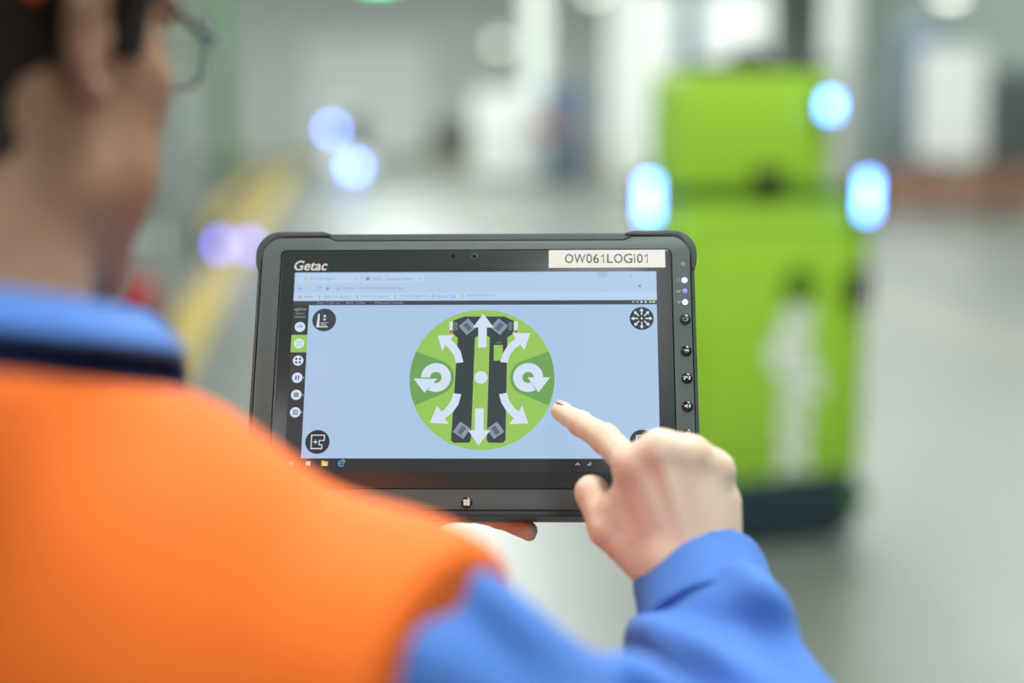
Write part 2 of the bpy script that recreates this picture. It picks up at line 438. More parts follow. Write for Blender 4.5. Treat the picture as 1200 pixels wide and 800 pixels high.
# ---- racks with load behind the aisle fence
NTH = ('nearest to', 'second from', 'third from', 'fourth from', 'fifth from', 'sixth from')
def rack(u, v, seed):
    rnd = random.Random(seed)
    t = thing('storage_rack', 'green and grey storage rack, %s the red hand cart' % NTH[seed], 'rack', hall(u, v), HY, 'storage racks behind the wire fence')
    for x in (-.5, .5):
        for y in (-2.2, 0, 2.2):
            m = MB(); m.box((x, y, 2.2), (.09, .1, 4.4), 'green_steel', bev=.01); m.build('upright', t)
    for z in (.12, 1.55, 3.0):
        for x in (-.5, .5):
            m = MB(); m.box((x, 0, z), (.05, 4.3, .12), 'grey_steel', bev=.01); m.build('beam', t)
        m = MB(); m.box((0, 0, z+.075), (.92, 4.2, .03), 'galv'); m.build('shelf_deck', t)
    for z, sh in ((.21, 'bottom'), (1.64, 'middle'), (3.09, 'top')):
        for y, en in ((-1.1, 'near'), (1.1, 'far')):
            h = rnd.choice((.75, .9, 1.05)); key = rnd.choice(('carton', 'grey_bin', 'white_paint', 'grey_bin'))
            b = thing('storage_box', '%s on %s shelf of rack %s the cart, end %s the cart' % ({'carton': 'brown carton', 'grey_bin': 'grey bin', 'white_paint': 'white box'}[key], sh, NTH[seed], 'toward' if en == 'near' else 'away from'), 'box', hall(u, v) + HF*y + Vector((0, 0, z-.12+.002)), HY, 'boxes on the storage racks')
            m = MB(); m.box((0, 0, .12+h/2), (.8, 1.5, h), key, bev=.02); m.build('body', b)
            m = MB(); m.box((0, 0, .12+h+.02), (.84, 1.54, .04), key, bev=.01); m.build('lid', b)
for i, v in enumerate((11.5, 16.4, 21.3, 26.2, 33.0, 37.9)):
    rack(-4.2, v, i)

# ---- red and grey cart beside the yellow line
t = thing('hand_cart', 'small dark cart with red drum and grey bin beside yellow line', 'cart', hall(-1.45, 10.6), HY)
m = MB(); m.box((0, 0, .2), (.55, .8, .05), 'dark_steel', bev=.01); m.build('deck', t)
for x in (-.22, .22):
    for y in (-.32, .32):
        m = MB(); m.lathe([(.03, -.02), (.08, -.018), (.085, 0), (.08, .018), (.03, .02)], (x, y, .086), 'tyre', 16, 'X'); m.build('wheel', t, smooth=40)
m = MB(); m.tube([(-.25, .38, .2), (-.25, .42, .85), (-.22, .43, .95), (.22, .43, .95), (.25, .42, .85), (.25, .38, .2)], .016, 'dark_steel'); m.build('handle', t, smooth=50)
m = MB(); m.lathe([(.115, .23), (.13, .24), (.13, .34), (.136, .345), (.136, .36), (.13, .365), (.13, .46), (.12, .475), (.03, .48)], (0.06, -.22, 0), 'red_plastic', 24); m.build('drum', t, smooth=40)
m = MB(); m.box((0, .16, .5), (.46, .36, .55), 'grey_bin', bev=.03); m.build('bin', t)
# ---- blue marker lamps standing by the line
def marker(u, v, label):
    t = thing('marker_lamp', label, 'lamp', hall(u, v), HY, 'blue marker lamps by the yellow line')
    m = MB(); m.lathe([(.07, 0), (.07, .015), (.02, .03), (.02, .2)], (0, 0, 0), 'grey_steel', 16); m.build('stand', t, smooth=40)
    m = MB(); m.lathe([(.03, .2), (.045, .21), (.045, .3), (.03, .33), (.008, .34)], (0, 0, 0), 'violet_lamp', 16); m.build('lens', t, smooth=40)
marker(-1.16, 15.5, 'small blue marker lamp standing right on the yellow line')
marker(-.84, 15.35, 'small blue marker lamp on the grey floor just beside the yellow line')
# ---- tow tractor far down the aisle
t = thing('tow_tractor', 'grey tow tractor with two blue lamps far down the aisle', 'vehicle', hall(.45, 34.0), HY)
m = MB(); m.box((0, .4, .42), (1.0, 1.7, .5), 'white_paint', bev=.06); m.build('chassis', t)
m = MB(); m.box((.2, .8, 1.1), (.5, .5, .86), 'dark_steel', bev=.08); m.build('seat_console', t)
m = MB()
for x in (-.45, .45): m.tube([(x, .2, .66), (x, .25, 1.7), (x, 1.0, 1.75), (x, 1.15, .66)], .03, 'dark_steel')
m.box((0, .62, 1.77), (1.0, .9, .05), 'white_paint', bev=.02); m.build('roof_frame', t)
for x in (-.42, .42):
    for y in (-.2, 1.0):
        m = MB(); m.lathe([(.06, -.07), (.19, -.07), (.2, -.05), (.2, .05), (.19, .07), (.06, .07)], (x, y, .2), 'tyre', 20, 'X'); m.build('wheel', t, smooth=40)
for x, z in ((-.33, 1.25), (.16, .4)):
    m = MB(); m.lathe([(.05, .0), (.09, -.02), (.09, -.06), (.05, -.09), (.01, -.1)], (x, -.47 if z < 1 else .17, z), 'blue_lamp_far', 16, 'Y'); m.build('blue_lamp', t, smooth=40)
    if z > 1:
        m = MB(); m.box((-.4, .2, 1.25), (.2, .05, .05), 'dark_steel'); m.build('lamp_arm', t)
# ---- machines on the other side of the aisle
def cabinet(name, label, u, v, w, dpt, h, key, dark='dark_steel', doors=2):
    t = thing(name, label, 'cabinet', hall(u, v), HY)
    m = MB(); m.box((0, 0, h/2+.05), (w, dpt, h-.1), key, bev=.02); m.build('body', t)
    m = MB(); m.box((0, 0, .05), (w-.1, dpt-.1, .1), dark); m.build('plinth', t)
    for i in range(doors):
        dw = (w-.1)/doors
        m = MB(); m.box((-w/2+.05+dw*(i+.5), -dpt/2-.012, h/2+.05), (dw-.03, .03, h-.25), key, bev=.008); dd = m.build('door', t)
        m = MB(); m.box((-w/2+.05+dw*(i+.5)+dw*.36*(1 if i == 0 else -1), -dpt/2-.045, h/2), (.03, .04, .2), dark, bev=.008); m.build('handle', dd)
cabinet('machine_cabinet', 'white machine cabinet with two doors by white column', 4.3, 34.5, 1.5, 1.0, 2.1, 'white_paint')
cabinet('locker', 'blue-grey locker standing beside white column', 5.5, 33.2, .9, .7, 2.3, 'blue_steel', doors=1)
cabinet('control_cabinet', 'grey control cabinet behind the wire fence', 9.0, 25.5, 1.2, .8, 2.2, 'grey_steel')
cabinet('control_cabinet', 'tall dark cabinet behind the wire fence beside blue tank', 13.0, 26.0, 1.2, .8, 2.4, 'dark_steel')
cabinet('machine_cabinet', 'wide white machine cabinet behind the blue column', 9.4, 36, 3.4, 1.2, 4.6, 'white_paint')
t = thing('storage_tank', 'upright blue tank on legs behind the wire fence', 'tank', hall(11.2, 26.3), HY)
m = MB(); m.lathe([(.1, .5), (.45, .62), (.5, .8), (.5, 3.0), (.45, 3.2), (.1, 3.3)], (0, 0, 0), 'blue_steel', 28); m.build('shell', t, smooth=40)
for a in (45, 135, 225, 315):
    m = MB(); m.box((.36*math.cos(rad(a)), .36*math.sin(rad(a)), .36), (.08, .08, .72), 'dark_steel'); m.build('leg', t)
t = thing('red_crate', 'faded red crate on top of a grey stand by the locker', 'crate', hall(4.98, 32.2), HY)
m = MB(); m.box((0, 0, 1.35), (.7, .5, .5), 'faded_red', bev=.02); m.build('crate', t)
m = MB(); m.box((0, 0, 1.07), (.76, .56, .05), 'grey_steel')
for x in (-.34, .34):
    for y in (-.24, .24): m.box((x, y, .53), (.05, .05, 1.06), 'grey_steel')
m.build('stand', t)
t = thing('loaded_pallet', 'dark crate on yellow pallet at the far end of the aisle', 'pallet', hall(4.3, 50.0), HY)
m = MB()
for x in (-.7, 0, .7): m.box((x, 0, .1), (.15, 1.2, .2), 'line_yellow')
m.box((0, 0, .24), (1.7, 1.3, .08), 'line_yellow', bev=.01); m.build('pallet', t)
m = MB(); m.box((0, 0, .78), (1.5, 1.1, 1.0), 'dark_steel', bev=.04); m.build('crate', t)
# ---- lit signs and wall lamps high in the background
t = thing('hanging_sign', 'green lit sign hanging high over the aisle', 'sign', hall(1.5, 40, 5.12), HY)
m = MB(); m.box((0, 0, .25), (.9, .12, .5), 'green_sign', bev=.02); m.build('box', t)
m = MB()
for x in (-.35, .35): m.tube([(x, 0, .5), (x, 0, 3.88)], .012, 'grey_steel', 8)
m.build('hanger', t)
def wall_lamp(u, v, z, label):
    t = thing('pendant_lamp', label, 'lamp', hall(u, v, z), HY)
    m = MB(); m.lathe([(.02, .3), (.08, .28), (.22, .1), (.24, .06), (.22, .05)], (0, 0, 0), 'grey_steel', 20); m.build('shade', t, smooth=40)
    m = MB(); m.lathe([(.2, .06), (.17, .0), (.09, -.05), (.02, -.06)], (0, 0, 0), 'white_lamp', 20); m.build('bulb', t, smooth=40)
    m = MB(); m.tube([(0, 0, .28), (0, 0, 9-z)], .01, 'dark_steel', 8); m.build('cord', t)
wall_lamp(5.6, 30, 4.1, 'white pendant lamp hanging above the machine cabinet')
wall_lamp(9.2, 20.6, 3.35, 'white pendant lamp hanging above the notice board')
wall_lamp(4.55, 38, 3.4, 'white pendant lamp hanging near the end wall')

# ================================================================== THE LIME ROBOT
rb = thing('mobile_robot', 'tall lime green mobile robot with white lettering and blue lamps', 'robot', (.972, 5.53, 0), rad(19))
def rbox(name, x0, x1, y0, y1, z0, z1, key, parent=rb, r=.05, bev=.02):
    m = MB(); m.prism(rrect(x0, y0, x1, y1, r), z0, z1, key, bev); return m.build(name, parent, smooth=35)
rbox('base_skirt', -.415, .405, -.17, .16, .035, .27, 'navy_plastic', r=.09)
rbox('lower_body', -.43, .41, -.15, .15, .272, 1.33, 'lime_paint', r=.05)
rbox('neck_recess', -.38, .36, -.12, .13, 1.33, 1.40, 'olive_recess', r=.04, bev=0)  # darker olive paints the shade inside the gap
rbox('upper_body', -.43, .225, -.14, .13, 1.40, 1.825, 'lime_paint', r=.04)
rbox('top_lid', -.39, .205, -.125, .115, 1.825, 1.86, 'black_plastic', r=.04)
m = MB(); m.lathe([(.07, 1.86), (.075, 1.87), (.075, 1.9), (.06, 1.915), (.02, 1.92)], (-.08, 0, 0), 'black_plastic', 24); m.build('scanner_head', rb, smooth=40)
for x in (-.3, .3):
    for y in (-.07, .07):
        m = MB(); m.lathe([(.03, -.03), (.058, -.03), (.062, -.02), (.062, .02), (.058, .03), (.03, .03)], (x, y, .063), 'tyre', 18, 'X'); m.build('wheel', rb, smooth=40)
m = MB()                                                      # seam around the front cover
for z in (.36, 1.25): m.box((0, -.151, z), (.7, .004, .006), 'olive_recess')
for x in (-.35, .35): m.box((x, -.151, .805), (.006, .004, .89), 'olive_recess')
m.build('cover_seam', rb)
m = MB(); add_text(m, 'agilox', -.045, .26, .205, .94, 0, 'robot_print', offset=.035, rot=-math.pi/2)
m.v = [(x, -.1535, y) for x, y, z in m.v]; m.build('lettering', rb, fix=False)
m = MB(); m.lathe([(.075, -.005), (.075, .004), (.04, .006)], (.085, -.152, 1.02), 'olive_recess', 24, 'Y'); m.build('front_lens', rb, smooth=40)
m = MB(); m.box((.335, -.16, 1.0), (.10, .03, .15), 'black_plastic', bev=.012); m.build('switch_box', rb)
m = MB(); m.box((-.06, -.145, 1.43), (.13, .04, .07), 'black_plastic', bev=.01); m.build('latch', rb)
m = MB(); m.lathe([(.05, 0), (.05, -.012), (.035, -.014), (.02, -.01)], (.36, -.172, .16), 'green_glow', 24, 'Y'); m.build('status_ring', rb, smooth=40)
for x, y, z, h in ((-.535, -.08, 1.36, .15), (.335, -.175, 1.36, .15), (.165, -.165, 1.70, .07)):
    m = MB(); m.prism(rrect(x-.028, y-.03, x+.028, y+.03, .015), z-h/2-.015, z+h/2+.015, 'black_plastic', .004); h_ = m.build('lamp_housing', rb, smooth=35)
    m = MB(); m.prism(rrect(x-.024, y-.042, x+.024, y-.026, .006), z-h/2, z+h/2, 'blue_lamp', .003); m.build('lamp_lens', h_, smooth=35)
    m = MB(); sx = -1 if x < 0 else 1; m.box((x+.055, y+.02, z), (.1, .025, .04), 'black_plastic') if x < 0 else m.box((x, y+.02, z), (.03, .06, .04), 'black_plastic'); m.build('bracket', h_)

# ================================================================== THE TABLET (local frame in millimetres, glass front at z = 0)
TL = Vector((-.02697, .97183, 1.50261))
TE = (rad(63.772), rad(-.412), rad(-1.933))
def asset_text(mb, body, x0, y0, x1, y1, z, key):
    """plain grotesque lettering, each glyph on its own advance, figure one with a flag"""
    adv = dict(O=.778, W=.944, L=.556, G=.778, I=.278); W = sum(adv.get(c, .556) for c in body); em = (x1-x0)/W; x = x0; h = y1-y0; w = .085*h*1.05
    for c in body:
        a = adv.get(c, .556)*em
        if c == '1':
            sx = x+a*.50; mb.raw([(sx, y0, z), (sx+w, y0, z), (sx+w, y1, z), (sx+w*.35, y1, z)], [(0, 1, 2, 3)], key)
            mb.raw([(sx, y0, z), (sx+w, y0, z), (sx+w, y1, z), (sx, y1, z)], [(0, 1, 2, 3)], key) if 0 else None
            mb.raw([(sx+w*.4, y1, z), (sx, y1-h*.12, z), (x+a*.16, y1-h*.25, z), (x+a*.16, y1-h*.36, z), (sx+w*.4, y1-h*.2, z)], [(0, 1, 2, 3, 4)], key)
        elif c == 'I': mb.raw([(x+a/2-w/2, y0, z), (x+a/2+w/2, y0, z), (x+a/2+w/2, y1, z), (x+a/2-w/2, y1, z)], [(0, 1, 2, 3)], key)
        else:
            p = .05*em if c not in 'W' else .01*em; o = .012*h if c in 'OG06' else 0
            add_text(mb, c, x+p, y0-o, x+a-p, y1+o, z, key)
        x += a
tb = thing('rugged_tablet', 'rugged dark grey tablet computer showing a green robot control screen', 'tablet', TL)
tb.rotation_euler = TE
from mathutils import Euler
TM = Matrix.Translation(TL) @ Euler(TE).to_matrix().to_4x4()
def tw(p): return TM @ (Vector(p)*.001)                       # tablet millimetres to metres in the hall
def tbuild(m, name, parent=tb, smooth=None, fix=True, **kw):
    m.v = [(x*.001, y*.001, z*.001) for x, y, z in m.v]; return m.build(name, parent, smooth=smooth, fix=fix, **kw)
m = MB(); m.prism(rrect(-155.4, -102.5, 155.4, 102.3, 16, 10), -22.5, -.6, 'rubber', 2.2); tbuild(m, 'bumper', smooth=35)
for sx, sy in ((-1, -1), (1, -1), (1, 1), (-1, 1)):           # proud corner bumpers
    out = []
    for i in range(11):
        a = rad(90*i/10); out.append((157.3-17+17*math.cos(a), 103.5-17+17*math.sin(a)))
    inn = [(-4.5+157.3-17+17*math.cos(rad(90*i/10)), -4.5+103.5-17+17*math.sin(rad(90*i/10))) for i in range(11)]
    xl = 108 if sx > 0 else 105
    outl = [(155.2, 74), (156.9, 79), (157.3, 84)] + out + [(xl+5, 103.5), (xl-1, 101.8), (xl-1, 99.8), (xl+4, 99.4)] + inn[::-1] + [(152.9, 84), (153.2, 74)]
    pts = [(sx*x, sy*y) for x, y in outl]
    if sx*sy < 0: pts = pts[::-1]
    m = MB(); m.prism(pts, -21, .1, 'rubber', .8); tbuild(m, 'corner_bumper', smooth=40)
m = MB(); m.prism(rrect(-151, -98, 151, 97, 12), -30.0, -22.4, 'tablet_dark', 0); tbuild(m, 'back_shell', smooth=35)
def frame_outline(o):
    r = 12+o; pts = []
    for cx, cy, a0 in ((152.3-12, -98+12, -90), (152.3-12, 98.6-12, 0)):
        for i in range(9): a = rad(a0+90*i/8); pts.append((cx+r*math.cos(a), cy+r*math.sin(a)))
    pts += [(112, 98.6+o), (106, 95.9+o), (-100, 95.9+o), (-106, 98.6+o)]
    for cx, cy, a0 in ((-152.3+12, 98.6-12, 90), (-152.3+12, -98+12, 180)):
        for i in range(9): a = rad(a0+90*i/8); pts.append((cx+r*math.cos(a), cy+r*math.sin(a)))
    return pts
m = MB(); m.prism(frame_outline(.8), -3, -.45, 'gloss_black', 0); tbuild(m, 'frame_groove')
m = MB(); m.prism(frame_outline(0), -3, -.1, 'tablet_grey', .5); tbuild(m, 'front_frame', smooth=40)
m = MB(); m.prism(rrect(-151.5, -102.6, 151.5, -97.2, 2.5), -6, -.5, 'tablet_dark', .6); tbuild(m, 'bottom_rail', smooth=40)
m = MB(); m.prism(rrect(-139.2, -84.1, 139.7, 89.2, 4), -1, -.05, 'gloss_black', 0); tbuild(m, 'glass_groove')
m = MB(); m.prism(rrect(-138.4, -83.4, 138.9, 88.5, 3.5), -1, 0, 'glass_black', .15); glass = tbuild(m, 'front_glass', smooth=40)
# camera, microphone, maker's name, asset label
m = MB(); m.lathe([(2.3, 0), (2.3, .12), (1.7, .14)], (-.5, 84.1, 0), 'tablet_grey', 24); m.lathe([(1.6, .1), (1.5, .2), (.6, .22)], (-.5, 84.1, 0), 'lens_blue', 24); tbuild(m, 'front_camera', smooth=40)
m = MB(); m.lathe([(1.2, 0), (1.2, .08), (.4, .09)], (-15.7, 84.2, 0), 'frame_black', 16); tbuild(m, 'microphone', smooth=40)
m = MB(); add_text(m, 'Getac', -129.0, 73.6, -105.2, 81.2, .1, 'icon_white', shear=.22, offset=.018); tbuild(m, 'maker_name', fix=False)
st = MB(); st.prism(rrect(52.4, 75.0, 134.8, 88.3, .5), .01, .25, 'label_white', .05); st = tbuild(st, 'asset_label', label='white sticker with printed number')
m = MB(); asset_text(m, 'OW061LOGI01', 63.4, 78.5, 124.2, 85.3, .31, 'label_ink'); tbuild(m, 'label_print', st, fix=False)
# leds, hardware buttons
m = MB(); m.lathe([(1.6, -.1), (1.6, .1), (.8, .25), (.1, .3)], (147.2, 77.6, 0), 'sensor_grey', 20); tbuild(m, 'light_sensor', smooth=60)
for y, key, nm in ((65.5, 'led_blue', 'power_led'), (57.2, 'led_dim', 'battery_led'), (49.2, 'led_blue', 'wireless_led')):
    m = MB(); m.lathe([(1.9, -.1), (1.9, .1), (1.2, .4), (.1, .5)], (148.0, y, 0), key, 20); tbuild(m, nm, smooth=60)
m = MB(); z = 0
for i in range(12):
    a0, a1 = rad(120+i*25), rad(120+(i+1)*25)
    m.poly([(143.9+r*math.cos(a), 65.3+r*math.sin(a), z) for r, a in ((1.3, a0), (1.3, a1), (.9, a1), (.9, a0))], 'icon_grey')
m.poly([(143.7, 65.5, z), (144.1, 65.5, z), (144.1, 67, z), (143.7, 67, z)], 'icon_grey')
m.poly([(141.9, 56.3, z), (145, 56.3, z), (145, 58, z), (141.9, 58, z)], 'icon_grey')
m.poly([(142.0, 50.1, z), (145.6, 50.1, z), (143.8, 47.6, z)], 'icon_grey'); tbuild(m, 'led_symbols', fix=False, kind='stuff')
def button(x, y, key, icon):
    m = MB(); m.lathe([(4.0, -.2), (4.0, 0), (3.75, .1)], (x, y, 0), 'black_plastic', 24)
    b = tbuild(m, 'button_well', smooth=40)
    m = MB(); m.lathe([(3.6, .05), (3.5, .6), (2.9, 1.0), (1.6, 1.2), (.2, 1.25)], (x, y, 0), key, 28); tbuild(m, 'button_cap', b, smooth=60)
    m = MB(); z = 1.32
    if icon == 'power':
        for i in range(12):
            a0, a1 = rad(125+i*24.2), rad(125+(i+1)*24.2)
            m.poly([(x+r*math.cos(a), y+r*math.sin(a), z) for r, a in ((1.9, a0), (1.9, a1), (1.35, a1), (1.35, a0))], 'icon_grey')
        m.poly([(x-.25, y, z), (x+.25, y, z), (x+.25, y+2, z), (x-.25, y+2, z)], 'icon_grey')
    elif icon == 'P1': add_text(m, 'P1', x-2.2, y-1.4, x+2.2, y+1.4, z, 'icon_white', offset=.02)
    elif icon == 'win':
        for i in (0, 1):
            for j in (0, 1):
                x0, y0 = x-2.0+i*2.15, y-1.9+j*2.05; k = .2*i
                m.poly([(x0, y0-k, z), (x0+1.9, y0-k-.15, z), (x0+1.9, y0+1.8+k*.5, z), (x0, y0+1.75, z)], 'icon_white')
    elif icon == 'rotate':
        for i in range(8):
            if i % 4 == 0: continue
            a0, a1 = rad(i*45), rad(i*45+40)
            m.poly([(x+r*math.cos(a), y+r*math.sin(a)*.7, z) for r, a in ((2.3, a0), (2.3, a1), (1.8, a1), (1.8, a0))], 'icon_grey')
        m.poly([(x-1.1, y-.5, z), (x+1.1, y-.5, z), (x+1.1, y+.5, z), (x-1.1, y+.5, z)], 'icon_white')
    else:
        m.poly([(x-1.9, y-.6, z), (x-1.1, y-.6, z), (x-.1, y-1.6, z), (x-.1, y+1.6, z), (x-1.1, y+.6, z), (x-1.9, y+.6, z)], 'icon_white')
        for r in (.9, 1.7) if icon == 'up' else (.9,):
            for i in range(4):
                a0, a1 = rad(-50+i*25), rad(-50+(i+1)*25)
                m.poly([(x+.1+q*math.cos(a), y+q*math.sin(a), z) for q, a in ((r+.35, a0), (r+.35, a1), (r, a1), (r, a0))], 'icon_white')
    tbuild(m, 'button_symbol', b, fix=False)
button(147.8, 36.5, 'gloss_green', 'power'); button(147.8, 13.5, 'gloss_black', 'rotate'); button(147.8, -6.2, 'gloss_black', 'P1')
button(147.6, -26.2, 'gloss_black', 'up'); button(147.4, -45.9, 'gloss_black', 'down'); button(-2.8, -93.2, 'gloss_black', 'win')

# ---- the lit picture on the screen
S0 = .05; DZ = .03
def lay(k): return S0 + DZ*k
def rect(m, x0, y0, x1, y1, k, key): m.poly([(x0, y0, lay(k)), (x1, y0, lay(k)), (x1, y1, lay(k)), (x0, y1, lay(k))], key)
def disc(m, x, y, r, k, key, n=40): m.poly([(x+r*math.cos(2*math.pi*i/n), y+r*math.sin(2*math.pi*i/n), lay(k)) for i in range(n)], key)
def arc(m, x, y, ro, ri, a0, a1, k, key, n=24):
    for i in range(n):
        a, b = rad(a0+(a1-a0)*i/n), rad(a0+(a1-a0)*(i+1)/n)
        q = [(x+r*math.cos(t), y+r*math.sin(t), lay(k)) for r, t in ((ri, a), (ro, a), (ro, b), (ri, b))]
        m.poly(q if a1 > a0 else q[::-1], key)
def pg(m, pts, k, key):
    A = sum(pts[i-1][0]*pts[i][1]-pts[i][0]*pts[i-1][1] for i in range(len(pts)))
    m.poly([(x, y, lay(k)) for x, y in (pts if A > 0 else pts[::-1])], key)
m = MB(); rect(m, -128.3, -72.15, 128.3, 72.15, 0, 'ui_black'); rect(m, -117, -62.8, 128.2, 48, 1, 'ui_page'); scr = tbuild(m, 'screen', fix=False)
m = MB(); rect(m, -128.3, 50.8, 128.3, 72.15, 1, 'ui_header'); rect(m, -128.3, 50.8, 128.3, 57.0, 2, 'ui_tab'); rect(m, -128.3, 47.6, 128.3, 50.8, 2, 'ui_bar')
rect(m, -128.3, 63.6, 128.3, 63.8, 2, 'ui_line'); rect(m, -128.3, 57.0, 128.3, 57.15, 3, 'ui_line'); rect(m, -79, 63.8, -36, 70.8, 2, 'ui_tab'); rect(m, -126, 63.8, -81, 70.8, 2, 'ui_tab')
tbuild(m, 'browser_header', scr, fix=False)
m = MB()
for x, y in ((-120.3, 67.2), (-110.1, 53.8), (-83.1, 53.9), (-56.2, 54.1), (-8.4, 54.3)): rect(m, x-.5, y-1.4, x+.5, y+1.4, 4, 'ui_lime')
disc(m, -76.1, 67.3, 1.5, 4, 'ui_wheel', 16)
for body, x0, x1, y in (('AGILOX Agilox4', -117.5, -98.6, 67.1), ('AGV2 / Associate Select', -73, -43.8, 67.2), ('10.245.112.271/transport/manual', -93.4, -50.9, 60.0),
        ('Apps', -121.1, -115, 53.7), ('AGILOX Agilox1', -107.1, -87.7, 53.6), ('AGILOX Agilox2', -80.4, -60.4, 53.8), ('AGILOX Agilox4', -53.1, -33.8, 54.1), ('Neuer Tab', -26.6, -13.3, 54.0), ('AGILOX Agilox3', -5.4, 13.9, 54.3)):
    add_text(m, body, x0, y-1.1, x1, y+1.2, lay(4), 'ui_text')
for x in (-84.6, -39.0, 122.2):
    for s in (-1, 1):
        w = .9; t = .12; pg(m, [(x-w-t, 67.4*0+(69.5 if x > 0 else 67.4)-s*w), (x-w+t, (69.5 if x > 0 else 67.4)-s*w), (x+w+t, (69.5 if x > 0 else 67.4)+s*w), (x+w-t, (69.5 if x > 0 else 67.4)+s*w)], 4, 'ui_text')
pg(m, [(-125.6, 60.1), (-123.9, 61.3), (-123.9, 60.3), (-122, 60.3), (-122, 59.9), (-123.9, 59.9), (-123.9, 58.9)], 4, 'ui_text')
arc(m, -110.7, 60.1, 1.5, 1.15, 40, 330, 4, 'ui_text', 14); pg(m, [(-109.1, 60.4), (-109.1, 61.8), (-110.4, 60.6)], 4, 'ui_text')
pg(m, [(-105.7, 60.2), (-104.4, 61.5), (-103.1, 60.2), (-103.5, 60.2), (-103.5, 58.7), (-105.3, 58.7), (-105.3, 60.2)], 4, 'ui_text')
arc(m, -96.7, 60.0, 1.5, 1.2, 0, 360, 4, 'ui_text', 18); rect(m, -96.9, 59.2, -96.5, 60.8, 4, 'ui_text')
for i in range(3):
    for j in range(3): rect(m, -125.4+i*.95, 52.5+j*.9, -124.75+i*.95, 53.1+j*.9, 4, ('ui_red', 'ui_lime', 'ui_blue')[(i+j) % 3])
pg(m, [(-30.2, 52.6), (-28, 52.6), (-28, 54.9), (-28.7, 55.7), (-30.2, 55.7)], 4, 'ui_line')
rect(m, 86.6, 68.2, 93.8, 72.0, 4, 'ui_line'); rect(m, 99, 69.5, 101, 69.7, 4, 'ui_text')
for a in ((109.9, 68.6, 111.3, 68.8), (109.9, 70.0, 111.3, 70.2), (109.9, 68.6, 110.1, 70.2), (111.1, 68.6, 111.3, 70.2)): rect(m, *a, 4, 'ui_text')
pg(m, [(116.4+(1.7 if i % 2 == 0 else .75)*math.sin(rad(36*i)), 61.3+(1.7 if i % 2 == 0 else .75)*math.cos(rad(36*i))) for i in range(10)], 4, 'ui_text')
for k in (-1, 0, 1): disc(m, 124.2, 61.2+k*1.1, .3, 4, 'ui_text', 8)
for i, k in enumerate(('ui_text_lt', 'ui_text_lt', 'ui_white', 'ui_white', 'ui_lime', 'ui_white')): rect(m, 111.0+i*2.9, 48.8, 112.4+i*2.9+(.9 if i == 4 else 0), 50.1, 4, k)
add_text(m, 'Pos: 7.237 m  -  85%  2.26x', -111, 48.5, -77, 50.0, lay(4), 'ui_text_lt'); add_text(m, 'Manual mode', -70, 48.5, -50, 50.0, lay(4), 'ui_text_lt')
tbuild(m, 'browser_symbols', scr, fix=False, kind='stuff')
m = MB(); rect(m, -128.3, -62.8, -117, 47.6, 3, 'ui_dark'); side = tbuild(m, 'side_menu', scr, fix=False)
m = MB(); add_text(m, 'agilox', -127.2, 43.0, -118.6, 46.0, lay(4), 'ui_text_lt', shear=.2); add_text(m, 'Agilox4', -126.4, 40.6, -119.8, 42.2, lay(4), 'ui_text_lt'); add_text(m, 'MANUAL', -126.8, 38.2, -118.8, 39.6, lay(4), 'ui_text_lt'); tbuild(m, 'menu_heading', scr, fix=False)
for i, y in enumerate((31.5, 19.3, 6.8, -5.6, -17.9, -30.4)):
    m = MB(); x = -122.6
    if i == 1: rect(m, -128.3, 12.9, -117, 25.7, 4, 'ui_green')
    disc(m, x, y, 3.7, 5, 'ui_white', 28)
    if i == 0:
        pg(m, [(x-2, y-.3), (x-.8, y-.3), (x, y+1.5), (x+.6, y-.6), (x+2.2, y+.4), (x+2.2, y+.9), (x+.8, y+.3), (x+.1, y+2.3), (x-1, y+.3), (x-2, y+.3)], 6, 'ui_robot')
    elif i == 1:
        for a in range(4):
            q = rad(45+90*a); disc(m, x+1.8*math.cos(q), y+1.8*math.sin(q), .6, 6, 'ui_green', 10)
        disc(m, x, y, .5, 6, 'ui_green', 8)
    elif i == 2:
        for a in (-1, 1):
            for b in (-1, 1): disc(m, x+a*1.3, y+b*1.3, .85, 6, 'ui_robot', 12)
    elif i == 3:
        for a in (-1, 1): rect(m, x+a*.9-.45, y-1.5, x+a*.9+.45, y+1.5, 6, 'ui_robot')
    elif i == 4:
        for b in (-1.2, -.4, .4, 1.2): rect(m, x-1.7, y+b-.28, x+1.7, y+b+.28, 6, 'ui_robot')
    else:
        for a in (-1, 0, 1):
            for b in (-1, 0, 1): rect(m, x+a*1.3-.45, y+b*1.3-.45, x+a*1.3+.45, y+b*1.3+.45, 6, 'ui_robot')
    if i > 2: pg(m, [(-118.3, y-.5), (-117.5, y), (-118.3, y+.5)], 5, 'ui_white')
    tbuild(m, 'menu_icon', scr, fix=False)
